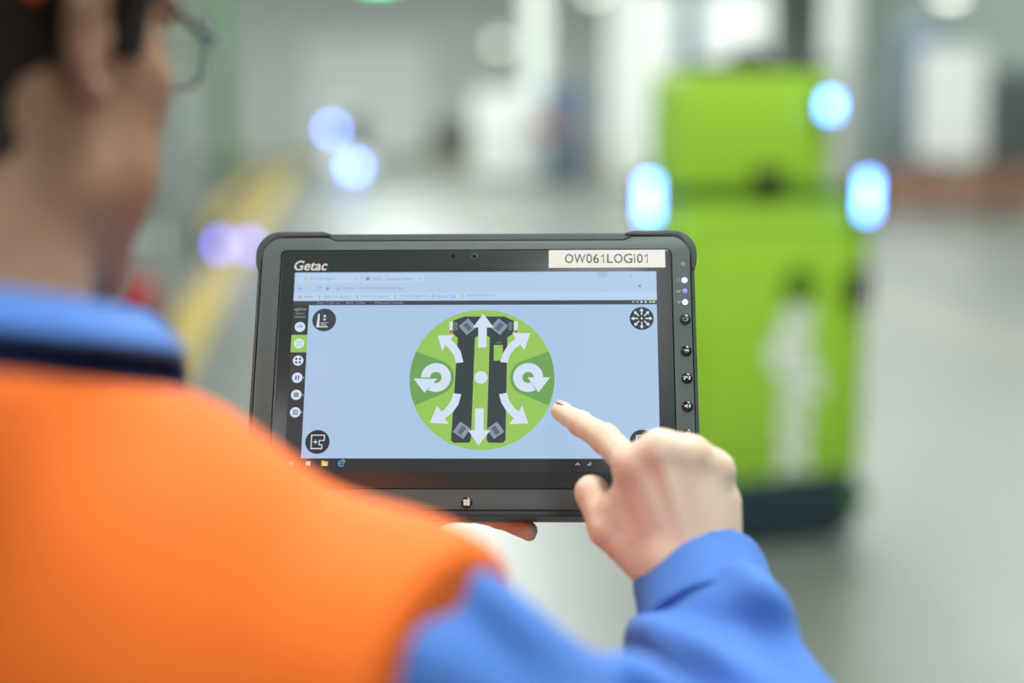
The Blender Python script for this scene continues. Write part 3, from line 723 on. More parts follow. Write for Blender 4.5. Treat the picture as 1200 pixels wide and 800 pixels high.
# round corner buttons
m = MB(); disc(m, -105.7, 36.6, 8.4, 3, 'ui_robot'); pg(m, [(-111.2, 31.2), (-103, 31.2), (-103, 32), (-109, 32), (-109, 41.3), (-110.2, 40.8), (-110.8, 34)], 4, 'ui_white')
pg(m, [(-106.6, 38.8), (-105.4, 40.8), (-104.2, 38.8)], 4, 'ui_white'); pg(m, [(-106.6, 37.6), (-105.4, 35.8), (-104.2, 37.6)], 4, 'ui_white')
for j, w in enumerate((5.5, 3, 4.2)): rect(m, -108, 34.4-j*.9, -108+w, 34.7-j*.9, 4, 'ui_white')
tbuild(m, 'lift_icon', scr, fix=False)
m = MB(); disc(m, -106.2, -51.3, 8.4, 3, 'ui_black')
for a in ((-110.8, -56, -110.1, -46.2), (-110.8, -46.9, -101.2, -46.2), (-101.9, -50.2, -101.2, -46.2), (-104.8, -50.6, -101.2, -50.0), (-105.3, -53.4, -104.7, -50.0), (-105.3, -53.6, -102.8, -53.0), (-103.4, -56, -102.8, -53.0), (-110.8, -56.4, -102.8, -55.6), (-109.2, -51.6, -106, -51.0), (-107.9, -52.8, -107.3, -49.8)): rect(m, *a, 4, 'ui_white')
tbuild(m, 'plan_icon', scr, fix=False)
m = MB(); x, y = 117.4, 37.2; disc(m, x, y, 8.4, 3, 'ui_black'); disc(m, x, y, .8, 4, 'ui_white', 12)
for i in range(8):
    c, s = math.cos(rad(45*i)), math.sin(rad(45*i)); R2 = lambda a, b: (x+a*c-b*s, y+a*s+b*c)
    pg(m, [R2(2.6, -.45), R2(5.4, -.45), R2(5.4, -1.5), R2(7.6, 0), R2(5.4, 1.5), R2(5.4, .45), R2(2.6, .45)], 4, 'ui_white')
tbuild(m, 'direction_icon', scr, fix=False)
m = MB(); disc(m, 116.0, -51.0, 8.4, 3, 'ui_black'); rect(m, 112, -47.2, 120, -46.4, 4, 'ui_white'); rect(m, 112, -55, 112.8, -46.4, 4, 'ui_white'); tbuild(m, 'plan_icon', scr, fix=False)
# task bar
m = MB()
for x in (-123.7, -111.9): rect(m, x-1.6, -67.8, x-.1, -66.5, 2, 'ui_white'); rect(m, x+.1, -67.8, x+1.6, -66.5, 2, 'ui_white'); rect(m, x-1.6, -66.3, x+1.6, -65, 2, 'ui_white')
pg(m, [(-102.8, -68.2), (-98.3, -68.2), (-98.3, -65.0), (-100.3, -65.0), (-100.9, -64.4), (-102.8, -64.4)], 2, 'ui_yellow'); rect(m, -101.6, -67.6, -99.4, -66.2, 3, 'ui_white')
arc(m, -89.1, -66.4, 2.3, 1.5, 20, 325, 2, 'ui_blue', 18); rect(m, -91, -66.7, -86.9, -66.0, 2, 'ui_blue'); arc(m, -89.0, -66.2, 2.9, 2.5, 20, 80, 3, 'ui_yellow', 6)
pg(m, [(70.6, -67.2), (72.2, -65.6), (73.8, -67.2), (73.4, -67.5), (72.2, -66.2), (71.0, -67.5)], 2, 'ui_white'); pg(m, [(78.2, -67.6), (81.4, -67.6), (81.4, -64.8)], 2, 'ui_text')
tbuild(m, 'taskbar_symbols', scr, fix=False, kind='stuff')
# ---- the round robot control
CX, CY = 6.2, -6.5
def Z(zx, zy): return (CX+(zx-418)/7.5, CY-(zy-407)/7.24)
def zp(pts): return [Z(*p) for p in pts]
m = MB(); disc(m, CX, CY, 50.4, 2, 'ui_green', 96); cdisc = tbuild(m, 'control_disc', scr, fix=False)
for s in (-1, 1):
    m = MB(); cx = CX + s*32.0; cy = CY+.9; rr = 12.6
    pts = []
    a_hi = math.atan2(19.5, 46.2); n = 14
    for i in range(n+1):
        a = -a_hi*1.02 + (2.02*a_hi)*i/n; pts.append((CX+s*50.2*math.cos(a), CY+.6+50.2*math.sin(a)*.985))
    for i in range(n+1):
        a = rad(115 + 130*i/n); pts.append((cx+s*rr*math.cos(a), cy+rr*math.sin(a)))
    pg(m, pts, 3, 'ui_green_dk'); tbuild(m, 'turn_sector', scr, fix=False)
m = MB(); pg(m, zp([(262, 100), (320, 78), (530, 78), (580, 100), (580, 170), (548, 190), (544, 720), (532, 735), (458, 735), (447, 722), (456, 190), (448, 184), (388, 184), (378, 192), (366, 722), (356, 735), (276, 735), (264, 722), (288, 192), (262, 170)]), 4, 'ui_robot')
pg(m, zp([(478, 230), (525, 230), (525, 312), (478, 312)]), 5, 'ui_green'); pg(m, zp([(486, 222), (494, 212), (514, 212), (522, 222)]), 5, 'ui_wheel2')
for zx, zy, a in ((338, 133, 40), (505, 133, -40), (318, 672, -35), (492, 672, 35)):
    c, s = math.cos(rad(a)), math.sin(rad(a)); x, y = Z(zx, zy)
    for w, h, k, key in ((4.4, 4.4, 5, 'ui_wheel'), (1.7, 3.0, 6, 'ui_wheel2')): pg(m, [(x+i*w*c-j*h*s, y+i*w*s+j*h*c) for i, j in ((-1, -1), (1, -1), (1, 1), (-1, 1))], k, key)
for zx in (275, 563):
    for zy in (119, 142): x, y = Z(zx, zy); arc(m, x, y, 1.4, .8, 0, 360, 5, 'ui_wheel', 14)
for zx in (250, 592): pg(m, zp([(zx-8, 105), (zx+9, 105), (zx+9, 150), (zx-8, 150)]), 5, 'ui_white'); pg(m, zp([(zx-6, 153), (zx+9, 153), (zx+9, 166), (zx-6, 166)]), 5, 'ui_red')
tbuild(m, 'robot_diagram', scr, fix=False)
for pts in ([(395, 243), (440, 243), (440, 137), (476, 137), (420, 64), (366, 137), (395, 137)], [(385, 560), (430, 560), (430, 672), (465, 672), (405, 750), (352, 672), (385, 672)],
        [(512, 320), (528, 270), (556, 225), (592, 196), (574, 165), (668, 168), (638, 258), (616, 228), (585, 252), (562, 285), (550, 323)],
        [(320, 320), (282, 325), (270, 285), (245, 250), (224, 230), (208, 262), (182, 180), (268, 176), (252, 200), (282, 230), (305, 265)],
        [(508, 487), (548, 480), (560, 520), (585, 555), (612, 577), (628, 545), (660, 638), (562, 640), (585, 610), (545, 570), (520, 530)],
        [(312, 487), (272, 482), (258, 525), (235, 557), (212, 578), (188, 546), (152, 634), (250, 640), (230, 612), (270, 580), (298, 540)]):
    m = MB(); pg(m, zp(pts), 7, 'ui_white'); tbuild(m, 'arrow', scr, fix=False)
for s in (-1, 1):
    m = MB(); x, y = Z(658 if s > 0 else 178, 400)
    if s > 0: arc(m, x, y, 10.4, 4.0, 300, 0, 7, 'ui_white', 30)
    else: arc(m, x, y, 10.4, 4.0, -120, 180, 7, 'ui_white', 30)
    h = zp([(655, 400), (772, 400), (712, 478)]) if s > 0 else zp([(62, 405), (185, 407), (120, 480)])
    pg(m, h, 8, 'ui_white'); tbuild(m, 'turn_arrow', scr, fix=False)
m = MB(); x, y = Z(413, 400); disc(m, x, y, 4.5, 7, 'ui_white', 28); tbuild(m, 'stop_dot', scr, fix=False)

# ================================================================== THE PERSON
def R4(loc, rz, rx=0.0): return Matrix.Translation(loc) @ Matrix.Rotation(rz, 4, 'Z') @ Matrix.Rotation(rx, 4, 'X')
PB = R4((-.245, .635, 0), rad(-10)); PBi = PB.inverted()      # body frame: x right, y forward, z up, origin on the floor
HB = R4((-.254, .676, 1.713), rad(-26), rad(-9)); HBi = HB.inverted()   # head frame, origin between the ears
pr = thing('person', 'person in orange vest over blue jacket pointing at a tablet', 'person', (-.245, .635, 0))
def child(name, me, parent=pr, **kw):
    o = link(name, me, parent, **kw); o.matrix_parent_inverse = Matrix.Translation((.245, -.635, 0)) if parent is pr else Matrix.Identity(4); return o
def apply(T, p): return tuple(T @ Vector(p))
# joints (world)
SR = Vector((-.062, .603, 1.416)); ER = Vector((.138, .628, 1.278)); WR = Vector((.117, .862, 1.396))
SL = Vector((-.423, .668, 1.412)); EL = Vector((-.375, .850, 1.235)); WL = tw((-108, -97, -66))

# ---- hands: one blended surface each, in tablet millimetres
def hand_field(J):
    def f(P):
        d = None
        for a, b, ra, rb in J['palm']:                        # metacarpals
            e = rcone(P, a, b, ra, rb); d = e if d is None else smin(d, e, 14)
        for a, b, ra, rb in J['muscle']: d = smin(d, rcone(P, a, b, ra, rb), 9)
        fs = None
        for pts, rs in J['fingers']:
            e = chain(P, pts, rs, 2.5)
            for p, r in zip(pts[1:-1], rs[1:-1]): e = smin(e, sph(P, p, r*1.02), 3)
            fs = e if fs is None else smin(fs, e, 1.2)
        d = smin(d, fs, 5)
        th = chain(P, *J['thumb'], 4); d = smin(d, th, 4)
        for p, r in J['knuckles']: d = smin(d, sph(P, p, r), 10)
        for ox in (-9, 9):
            fo = chain(P, [(p[0]+ox, p[1], p[2]) for p in J['arm'][0]], J['arm'][1], 8); d = smin(d, fo, 10)
        for p, ax, w in J['creases']:                         # skin folds over the joints
            q = P-V3(p); a = V3(ax)/np.linalg.norm(ax); s = q @ a; near = np.exp(-(np.einsum('ij,ij->i', q, q))/(w*w))
            for o in (-2.1, 0, 2.1): d = d + .45*np.exp(-((s-o)/.85)**2)*near
        for a, b, ra in J['tendons']: d = smin(d, rcone(P, a, b, ra, ra*.8), 7)
        return d + .12*wob(P, .55, 1.0)
    return f
TMi = TM.inverted()
def tl(p): return tuple((TMi @ Vector(p))*1000)
def tdir(a, b, t): return tuple(Vector(a)+(Vector(b)-Vector(a))*t)
wr = (139, -146, 70); er = tl(ER); fr = tl(WR)
idx = [(106, -84, 74), (89.5, -60, 47), (74, -44.5, 25), (60.5, -31.6, 7.2)]
JR = dict(
    palm=[((125, -142, 68), (107, -84, 73), 13, 10.5), ((134, -143, 72), (122, -76, 82), 12.5, 10.5), ((145, -143, 71), (141, -79, 79), 12.5, 10.2), ((156, -140, 64), (157.5, -86, 69), 13, 9.5),
          ((130, -142, 70), (115, -84, 76), 12, 9.5), ((140, -143, 71.5), (131.5, -81, 80), 12, 9.5), ((150, -141, 68), (149, -85, 73.5), 12, 9),
          ((125, -138, 56), (112, -92, 62), 13, 11), ((150, -136, 52), (150, -92, 58), 14, 11), ((138, -138, 54), (130, -88, 62), 13, 11)],
    muscle=[((116, -138, 60), (94, -108, 58), 14, 11), ((98, -112, 60), (104, -94, 66), 9, 8), ((161, -138, 58), (163, -104, 60), 12, 11)],
    fingers=[(idx, [10.2, 9.4, 8.0, 6.6]),
             ([(122, -76, 82), (119, -70, 40), (120, -95, 32), (121, -110, 46)], [10.4, 9.6, 8.4, 7.2]),
             ([(141, -79, 79), (138, -72, 40), (138, -97, 30), (138, -111, 42)], [10, 9.2, 8.0, 7.0]),
             ([(157.5, -86, 69), (156, -82, 36), (154, -101, 29), (153, -111, 38)], [9, 8.2, 7.0, 6.2])],
    thumb=([(113, -142, 58), (90, -120, 55), (80.5, -95, 47), (86, -98, 20)], [13, 11.6, 10.2, 8.4]),
    knuckles=[((106.5, -84, 76), 10.6), ((122, -75.5, 84), 10.8), ((141, -78, 81), 10.4), ((157.5, -85, 71), 9.6)],
    arm=([wr, tdir(fr, er, .12), tdir(fr, er, .35)], [19, 19, 23]),
    creases=[((74, -44.5, 25), (13.5, -12.5, 17), 8), ((89.5, -60, 47), (15, -16, 22), 9.5), ],
    tendons=[((127, -128, 83), (108, -88, 84), 2.2), ((135, -130, 86), (122, -82, 92.5), 2.2), ((144, -130, 84), (140, -84, 89), 2.0), ((152, -128, 77), (156, -90, 78), 1.8)])
VR, QR = nets(hand_field(JR), (44, -235, -6), (200, -16, 118), 1.3)
VL_w = tl(WL); el = tl(EL)
JL = dict(
    palm=[((-92, -72, -58), (-32, -48, -44), 12, 10), ((-94, -82, -60), (-30, -64, -46), 12, 10.5), ((-95, -92, -60), (-31, -80, -46), 12, 10), ((-95, -100, -58), (-34, -94, -44), 12, 9.2)],
    muscle=[((-92, -74, -54), (-70, -58, -46), 14, 11), ((-90, -102, -54), (-50, -97, -48), 11, 9)],
    fingers=[([(-32, -48, -44), (10, -46, -42), (36, -45, -40), (58, -44, -38.6)], [10, 9, 8.2, 7.2]),
             ([(-30, -64, -46), (15, -64, -42), (43, -64, -40), (66, -63, -38.6)], [10.2, 9.2, 8.4, 7.4]),
             ([(-31, -80, -46), (12, -84, -42), (38, -86, -40), (60, -87, -38.4)], [9.8, 8.8, 8.0, 7.0]),
             ([(-34, -92, -46), (-4, -90, -46), (18, -96, -39.5), (38, -107.5, -27)], [9, 8.2, 7.6, 6.8])],
    thumb=([(-90, -70, -54), (-72, -44, -46), (-60, -22, -41), (-50, 2, -39.5)], [12.5, 10.5, 9.2, 8.0]),
    knuckles=[((-32, -48, -46), 10.4), ((-30, -64, -48), 10.6), ((-31, -80, -48), 10.2), ((-34, -94, -46), 9.4)],
    arm=([VL_w, tdir(VL_w, el, .15), tdir(VL_w, el, .4)], [20, 20, 24]), creases=[((18, -96, -39.5), (1, -.2, .4), 7)], tendons=[])
VLh, QLh = nets(hand_field(JL), (-215, -190, -110), (84, 20, -5), 2.0)

# ---- head and neck, in head metres
nb = apply(HBi, apply(PB, (0, -.019, 1.53)))
nb2 = apply(HBi, apply(PB, (0, -.02, 1.46)))
def head_field(P):
    Q = P.copy(); Q[:, 0] = np.abs(Q[:, 0])                   # the head is symmetric
    d = ell(P, (0, -.012, .045), (.077, .100, .083))
    d = smin(d, ell(P, (0, .030, -.020), (.066, .068, .088)), .02)
    d = smin(d, sph(Q, (.040, .058, -.012), .024), .02)
    d = smin(d, sph(Q, (.043, .046, -.058), .027), .022)
    d = smin(d, rcone(Q, (.054, .010, -.064), (.016, .074, -.104), .019, .019), .02)
    d = smin(d, ell(P, (0, .032, -.076), (.052, .056, .044)), .02)
    d = smin(d, rcone(Q, (.046, .076, .032), (.006, .090, .030), .011, .010), .012)
    d = smax(d, -sph(Q, (.032, .108, .012), .020), .012)
    d = smin(d, sph(Q, (.032, .082, .012), .0135), .006)      # closed lid round the eyeball
    d = smax(d, -ell(Q, (.032, .098, .0075), (.0115, .008, .0036)), .002)   # narrow opening between the lids
    d = smin(d, rcone(P, (0, .090, .014), (0, .113, -.028), .008, .0115), .010)
    d = smin(d, sph(Q, (.0115, .101, -.033), .0085), .006)
    d = smin(d, rcone(Q, (0, .0975, -.056), (.020, .089, -.060), .0065, .004), .005)
    d = smin(d, rcone(Q, (0, .0975, -.066), (.018, .089, -.064), .007, .004), .005)
    d = smax(d, -rcone(Q, (0, .106, -.061), (.022, .094, -.062), .0022, .002), .003)
    d = smin(d, rcone(P, (.006, -.008, -.045), nb, .058, .061), .02)
    d = smin(d, rcone(P, nb, nb2, .060, .075), .03)
    d = smin(d, rcone(Q, (.058, -.012, -.03), (.022, nb[1]+.026, nb[2]+.01), .012, .011), .02)   # side neck muscle
    # ear: flared plate with rim, hollow and lobe
    c, s = math.cos(.35), math.sin(.35); ER_ = [[c, s, 0], [-s, c, 0], [0, 0, 1]]
    e = ell(Q, (.081, -.010, .004), (.0055, .0185, .030), ER_)
    rim = None
    pts = [(.074, .006, .014), (.080, .004, .030), (.087, -.010, .036), (.0925, -.024, .026), (.0925, -.028, .008), (.087, -.020, -.012), (.080, -.006, -.024)]
    e = smin(e, chain(Q, pts, [.003, .0038, .0042, .0044, .004, .0036, .004], .002), .004)
    e = smax(e, -ell(Q, (.090, -.006, -.002), (.007, .010, .013)), .004)
    e = smin(e, sph(Q, (.078, .001, -.026), .0075), .006)
    e = smin(e, rcone(Q, (.077, .006, -.004), (.077, .007, .004), .004, .0035), .003)
    d = smin(d, e, .006)
    return d
VH, QH = nets(head_field, (-.125, -.16, -.30), (.125, .135, .145), .0026)

# ---- bare body under the clothes (coarse), then all skin joined into one figure
BSR, BER, BWR = [apply(PBi, p) for p in (SR, ER, WR)]; BSL, BEL, BWL = [apply(PBi, p) for p in (SL, EL, WL)]
ARMR = tuple(Vector(BER)+(Vector(BWR)-Vector(BER))*.80); ARML = tuple(Vector(BEL)+(Vector(BWL)-Vector(BEL))*.80)
def core_field(P):
    d = rcone(P, (-.16, 0, 1.43), (.16, 0, 1.43), .045, .045)
    d = smin(d, rcone(P, (0, -.015, 1.55), (0, -.01, 1.42), .052, .085), .05)
    d = smin(d, ell(P, (0, .01, 1.27), (.155, .10, .22)), .05)
    d = smin(d, rcone(P, (-.05, .0, 1.0), (.05, 0, 1.0), .115, .115), .06)
    for a, e, w in ((BSR, BER, ARMR), (BSL, BEL, ARML)):
        d = smin(d, rcone(P, a, e, .046, .040), .03); d = smin(d, rcone(P, e, w, .040, .030), .02)
    for s in (-1, 1):
        d = smin(d, chain(P, [(s*.09, .0, .93), (s*.10, .02, .52), (s*.105, -.01, .12), (s*.115, .10, .05)], [.08, .055, .038, .034], .02), .04)
    return d
VC, QC = nets(core_field, (-.34, -.22, -.02), (.44, .34, 1.64), .011)
def trans(V, T, s=1.0):
    A = np.array(T); return (V*s) @ A[:3, :3].T + A[:3, 3]
body_me = np_mesh('body', trans(VC, PB), QC, ['skin', 'skin_hand'])
def united(base, V, Q):
    """boolean union so that the figure is one continuous surface"""
    o1 = bpy.data.objects.new('a', base); COL.objects.link(o1)
    me2 = np_mesh('b', V, Q, ['skin', 'skin_hand']); o2 = bpy.data.objects.new('b', me2); COL.objects.link(o2)
    md = o1.modifiers.new('u', 'BOOLEAN'); md.operation = 'UNION'; md.solver = 'EXACT'; md.object = o2
    dg = bpy.context.evaluated_depsgraph_get(); out = bpy.data.meshes.new_from_object(o1.evaluated_get(dg))
    bpy.data.objects.remove(o1); bpy.data.objects.remove(o2); return out
for V_, Q_ in ((trans(VH, HB), QH), (trans(VR, TM, .001), QR), (trans(VLh, TM, .001), QLh)): body_me = united(body_me, V_, Q_)
body_me.name = 'body'
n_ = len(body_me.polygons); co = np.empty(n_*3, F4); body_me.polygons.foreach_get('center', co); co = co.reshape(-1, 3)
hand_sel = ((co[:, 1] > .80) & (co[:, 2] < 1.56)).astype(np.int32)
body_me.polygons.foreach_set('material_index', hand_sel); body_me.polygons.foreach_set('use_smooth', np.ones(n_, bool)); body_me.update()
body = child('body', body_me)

# ---- fingernails, eyes, hair
def patch(name, c, r, R, key, T, s, h, parent=body):
    rm = max(r)*1.2
    V, Q = nets(lambda P: ell(P, c, r, R), [c[i]-rm for i in range(3)], [c[i]+rm for i in range(3)], h)
    o = link(name, np_mesh(name, trans(V, T, s), Q, key), parent); return o
def basis(ax, n):
    a = Vector(ax).normalized(); n = Vector(n); n = (n - a*n.dot(a)).normalized(); b = n.cross(a); return [list(a), list(b), list(n)], n
def nail(tip, dip, nrm, r, lw, T=TM):
    B_, n = basis(Vector(dip)-Vector(tip), nrm); a = Vector(B_[0]); c = Vector(tip) + a*1.2 + n*(r-.55)
    patch('fingernail', tuple(c), (lw[0], lw[1], 1.15), B_, 'nail', T, .001, .45)
nail(idx[3], idx[2], (.30, .85, .45), 6.9, (6.4, 4.9))
nail((86, -98, 20), (80.5, -95, 47), (-.9, .4, .1), 8.4, (7, 5.6))
nail((38, -107.5, -27), (18, -96, -39.5), (.2, -.5, -.8), 6.8, (5.5, 4.4))
for s in (-1, 1):
    e = patch('eye', (s*.032, .0820, .012), (.0123, .0123, .0123), None, 'eye_white', HB, 1, .002)
    i_ = patch('iris', (s*.032, .0930, .0075), (.0050, .0020, .0045), None, 'iris', HB, 1, .0008)
    B_, n = basis((1, -.25*s*s, 0), (0, 1, 0)); patch('eyebrow', (s*.034, .0925, .033), (.018, .0035, .004), None, 'hair', HB, 1, .0012)
def hair_field(P):
    Q = P.copy(); Q[:, 0] = np.abs(Q[:, 0]); x, y, z = Q[:, 0], P[:, 1], P[:, 2]
    thick = .010 + .016*np.clip((z-.02)/.1, 0, 1) - .006*np.clip((.03-z)/.07, 0, 1)
    base = smin(ell(P, (0, -.012, .045), (.077, .100, .083)), rcone(P, (0, -.032, -.040), nb, .056, .060), .03)
    base = smin(base, ell(P, (0, .030, -.020), (.066, .068, .088)), .02)
    d = base - thick - .0022*wob(P, 160, .5) - .0012*wob(P, 420, 2)
    nape = smax(-(z + .075 - .25*(y+.09)), y + .013 + .30*z, .01)            # behind the ears down to the nape
    top = -(z - (.036 + .9*np.clip(y-.035, 0, 1)))                          # above the ears and up to the forehead
    burn = smax(smax(np.abs(y-.030)-.011, -(z+.004), .004), .05 - x, .004)    # sideburn before the ear
    return smax(d, smin(smin(nape, top, .008), burn, .006), .006)
VH2, QH2 = nets(hair_field, (-.13, -.16, -.09), (.13, .13, .18), .003)
link('hair', np_mesh('hair', trans(VH2, HB), QH2, 'hair'), body)

# ---- jacket, collar, sleeves, vest, trousers, shoes (body frame)
def trunk(P):
    Q = P.copy(); Q[:, 0] = np.abs(Q[:, 0])
    d = rcone(P, (-.165, 0, 1.405), (.165, 0, 1.405), .064, .064)
    d = smin(d, rcone(Q, (0, -.012, 1.540), (.175, -.004, 1.430), .066, .052), .035)
    d = smin(d, sph(P, (0, -.045, 1.540), .066), .03)
    d = smin(d, ell(P, (0, .018, 1.27), (.185, .135, .26)), .05)
    d = smin(d, ell(Q, (.075, -.055, 1.36), (.095, .075, .15)), .05)
    S = P.copy(); S[:, 1] *= 1.2
    return smin(d, rcone(S, (0, .02, 1.12), (0, .015, .86), .165, .178), .06)
def arm(P, s, e, w, r):
    d = rcone(P, s, e, r[0], r[1]); return smin(d, rcone(P, e, w, r[1], r[2]), .03)
def folds(P, a, b, amp, pitch, ph, tilt):
    a, b = V3(a), V3(b); L = float(np.linalg.norm(b-a)); ax = (b-a)/L; q = P-a; s = q @ ax
    side = q @ V3(tilt); g = np.clip(s/.05, 0, 1)*np.clip((L-s)/.04, 0, 1)
    return amp*g*np.sin(2*math.pi*(s+side*.9)/pitch + ph + 1.6*wob(P, 26, ph))
def jacket_field(P):
    d = trunk(P) - .002
    d = smax(d, P[:, 2]-1.585, .01)
    d = smax(d, .80-P[:, 2], .01)
    return d + .003*wob(P, 38, .3)*np.clip((1.5-P[:, 2])/.1, 0, 1)
VJ, QJ = nets(jacket_field, (-.33, -.22, .78), (.33, .24, 1.62), .007)
jk = child('jacket', np_mesh('jacket', trans(VJ, PB), QJ, 'jacket_blue'))
def sleeve(S, E, W, cut_at, fine, name='sleeve', fa=1.0):
    dirv = Vector(W)-Vector(E); L = dirv.length; dirv.normalize(); end = Vector(E)+dirv*(L*cut_at); cend = V3(end); dv = V3(dirv)
    def f(P):
        d = arm(P, S, E, tuple(end), (.075, .072, .044))
        q = P-V3(E); s = q @ dv
        d = d - .003*np.exp(-((s-(L*cut_at-.028))/.016)**2)                   # fullness gathered into the cuff
        d = d - folds(P, S, E, .0065*fa, .085, 2.2, (.3, .5, .8)) - folds(P, E, tuple(end), .0052*fa, .062, .6, (.7, -.3, .4))
        d = d + .002*wob(P, 60, .9)
        d = smax(d, (P-cend) @ dv, .004)
        return d
    pts = np.array([S, E, tuple(end)]); lo = pts.min(0)-.095; hi = pts.max(0)+.095
    V, Q = nets(f, lo, hi, fine)
    sl = link(name, np_mesh(name, trans(V, PB), Q, 'jacket_blue'), jk)
    def g(P):                                                                # cuff band, open at the hand
        q = P-V3(E); s = q @ dv
        rad_ = np.sqrt(np.maximum(np.einsum('ij,ij->i', q, q)-s*s, 0))
        r0 = .0395 + .0010*wob(P, 45, 1.1) + (L*cut_at+.034-s)*.06
        d = np.abs(rad_-r0)-.0022
        d = smax(d, np.abs(s-(L*cut_at+.012))-.026, .002)
        return d - .0009*np.exp(-((s-(L*cut_at+.030))/.0018)**2)
    c = np.array(tuple(end)); V, Q = nets(g, c-.075, c+.075, fine*.62)
    link('cuff', np_mesh('cuff', trans(V, PB), Q, 'jacket_blue'), jk)
    return f
fsr = sleeve(BSR, BER, BWR, .84, .0034)
fsl = sleeve(BSL, BEL, BWL, .86, .006, fa=.5)
CO = V3((0, -.004, 1.545)); CA = V3((0, .26, .966)); CB = V3((0, .966, -.26))
def cyl(P):
    q = P-CO; h = q @ CA; y = (q @ CB)/1.08; x = q[:, 0]; return np.sqrt(x*x+y*y), h, y, x
def seg2(r, h, a, b):
    ax, ay = a; bx, by = b; t = np.clip(((r-ax)*(bx-ax)+(h-ay)*(by-ay))/((bx-ax)**2+(by-ay)**2), 0, 1)
    return np.sqrt((r-ax-t*(bx-ax))**2+(h-ay-t*(by-ay))**2)
def collar_field(P):
    r, h, y, x = cyl(P)
    r = r + .003*wob(P, 50, .2)
    hb = .031 - .60*np.clip(y-.02, 0, .1)
    d = np.minimum(seg2(r, h, (.068, .0), (.070, .042)), np.minimum(seg2(r, h, (.070, .042), (.076, .046)), seg2(r, h, (.076, .046), (.094, hb)))) - .0035
    return smax(d, -(np.abs(x)-np.clip(.012+(.05-h)*.5, 0, .05)) - np.clip(-y*4, 0, 1), .003)
VJ2, QJ2 = nets(collar_field, (-.14, -.15, 1.46), (.14, .16, 1.66), .003)
link('collar', np_mesh('collar', trans(VJ2, PB), QJ2, 'jacket_blue'), jk)
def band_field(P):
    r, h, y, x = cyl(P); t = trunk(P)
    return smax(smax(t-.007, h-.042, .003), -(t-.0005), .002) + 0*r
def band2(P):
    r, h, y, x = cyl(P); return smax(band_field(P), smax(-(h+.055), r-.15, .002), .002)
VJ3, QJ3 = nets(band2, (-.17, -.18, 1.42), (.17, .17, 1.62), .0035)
link('dark_neck_strip', np_mesh('dark_neck_strip', trans(VJ3, PB), QJ3, 'navy_dark'), jk)  # dark navy strip round the neck, below the collar
def vest_field(P):
    Q = P.copy(); Q[:, 0] = np.abs(Q[:, 0])
    t = smin(trunk(P), np.minimum(rcone(P, BSR, tuple(Vector(BSR)+(Vector(BER)-Vector(BSR))*.5), .077, .070), rcone(P, BSL, tuple(Vector(BSL)+(Vector(BEL)-Vector(BSL))*.5), .086, .078)), .02)
    d = t - .012 - .004*wob(P, 30, 1.4)*np.clip((1.50-P[:, 2])/.08, .15, 1)
    r, h, y, x = cyl(P)
    d = smax(d, h - .014 + .30*np.clip(y, 0, 1), .004)                         # neckline below the collar
    lim = np.minimum(.232 + .33*np.minimum(P[:, 1], .02) - .10*np.clip(1.44-P[:, 2], 0, .25), .238)
    d = smax(d, Q[:, 0] - np.where(P[:, 2] > 1.1, lim, .4), .004)               # arm holes
    d = smax(d, .83-P[:, 2], .004)
    return d
VV, QV = nets(vest_field, (-.34, -.24, .80), (.34, .26, 1.60), .0055)
child('vest', np_mesh('vest', trans(VV, PB), QV, 'vest_orange'), label='bright orange sleeveless vest')
def trouser_field(P):
    S = P.copy(); S[:, 1] *= 1.15
    d = rcone(S, (-.06, .0, .96), (.06, 0, .96), .135, .135)
    for s in (-1, 1): d = smin(d, chain(P, [(s*.09, .0, .90), (s*.10, .02, .52), (s*.105, -.008, .10)], [.098, .080, .070], .03), .03)
    return smax(d + .004*wob(P, 34, .8), smax(P[:, 2]-1.06, .055-P[:, 2], .01), .006)
VT, QT = nets(trouser_field, (-.28, -.2, .03), (.28, .22, 1.1), .010)
child('trousers', np_mesh('trousers', trans(VT, PB), QT, 'jacket_blue'))
for s in (-1, 1):
    def shoe_field(P):
        d = chain(P, [(s*.106, -.035, .055), (s*.112, .06, .06), (s*.125, .165, .045)], [.052, .052, .042], .03)
        d = smin(d, rcone(P, (s*.106, -.02, .06), (s*.106, -.015, .13), .046, .046), .03)
        return smax(d, .002-P[:, 2], .004)
    VS, QS = nets(shoe_field, (s*.115-.09, -.12, -.01), (s*.115+.09, .24, .2), .008)
    child('shoe', np_mesh('shoe', trans(VS, PB), QS, 'shoe_black'))

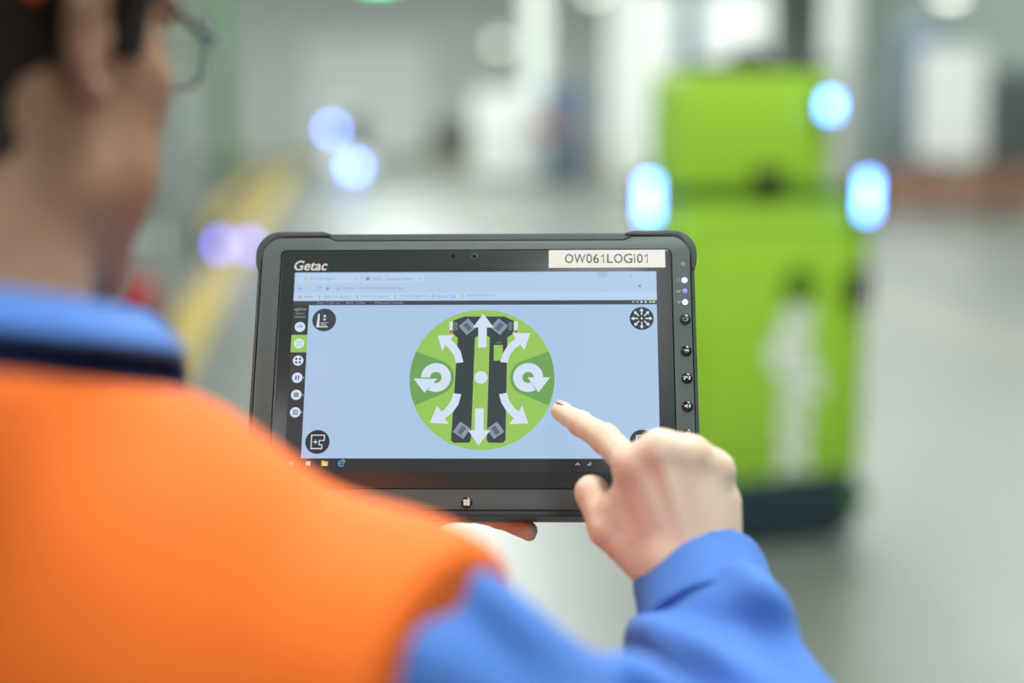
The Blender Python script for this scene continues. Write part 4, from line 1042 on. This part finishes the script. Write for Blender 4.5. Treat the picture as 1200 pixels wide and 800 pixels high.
# ---- glasses worn by the person
gl = thing('safety_glasses', 'dark framed glasses with orange temple tips worn by the person', 'glasses', apply(HB, (0, .105, .01)))
Gi = Matrix.Translation(gl.location).inverted()
def gbuild(m, name, **kw):
    m.v = [tuple(Gi @ (HB @ Vector(v))) for v in m.v]; return m.build(name, gl, **kw)
for s in (-1, 1):
    vs = []; fs = []; nx, nz = 10, 6
    for side in (0, 1):
        for j in range(nz+1):
            for i in range(nx+1):
                u = i/nx; w = j/nz*2-1; x = .007+.057*u; hh = .018*(1-abs(u-.5)**3*1.8)
                y = .1135 - 6.2*(x-.01)**2 - side*.0018; vs.append((s*x, y, .013 + w*hh))
    n1 = (nx+1)*(nz+1)
    for j in range(nz):
        for i in range(nx):
            a = j*(nx+1)+i; q = (a, a+1, a+nx+2, a+nx+1); fs.append(q); fs.append(tuple(n1+k for k in q[::-1]))
    ring = [i for i in range(nx+1)] + [j*(nx+1)+nx for j in range(1, nz+1)] + [nz*(nx+1)+i for i in range(nx-1, -1, -1)] + [j*(nx+1) for j in range(nz-1, 0, -1)]
    for k in range(len(ring)): a, b = ring[k], ring[(k+1) % len(ring)]; fs.append((a, n1+a, n1+b, b))
    m = MB(); m.raw(vs, fs, 'clear_lens'); gbuild(m, 'lens', smooth=50)
    m = MB(); rp = [Vector(vs[k])+Vector((0, -.0009, 0)) for k in ring]; m.tube(rp+[rp[0]], .0009, 'frame_black', 8); gbuild(m, 'rim', smooth=60)
    m = MB(); m.tube([(s*.0635, .0955, .016), (s*.073, .086, .016), (s*.0795, .05, .024), (s*.0815, .018, .032), (s*.0795, .004, .036), (s*.0790, -.006, .034)], [.003, .0034, .0028, .0026, .0026, .0026], 'frame_black', 8); a_ = gbuild(m, 'temple_arm', smooth=60)
    m = MB(); m.tube([(s*.0790, -.006, .034), (s*.079, -.020, .028), (s*.080, -.034, .018), (s*.080, -.042, .008)], [.003, .0036, .004, .003], 'orange_tip', 8); gbuild(m, 'temple_tip', smooth=60)
m = MB(); m.tube([(-.008, .1125, .012), (0, .1155, .014), (.008, .1125, .012)], .002, 'frame_black', 8); gbuild(m, 'bridge', smooth=60)
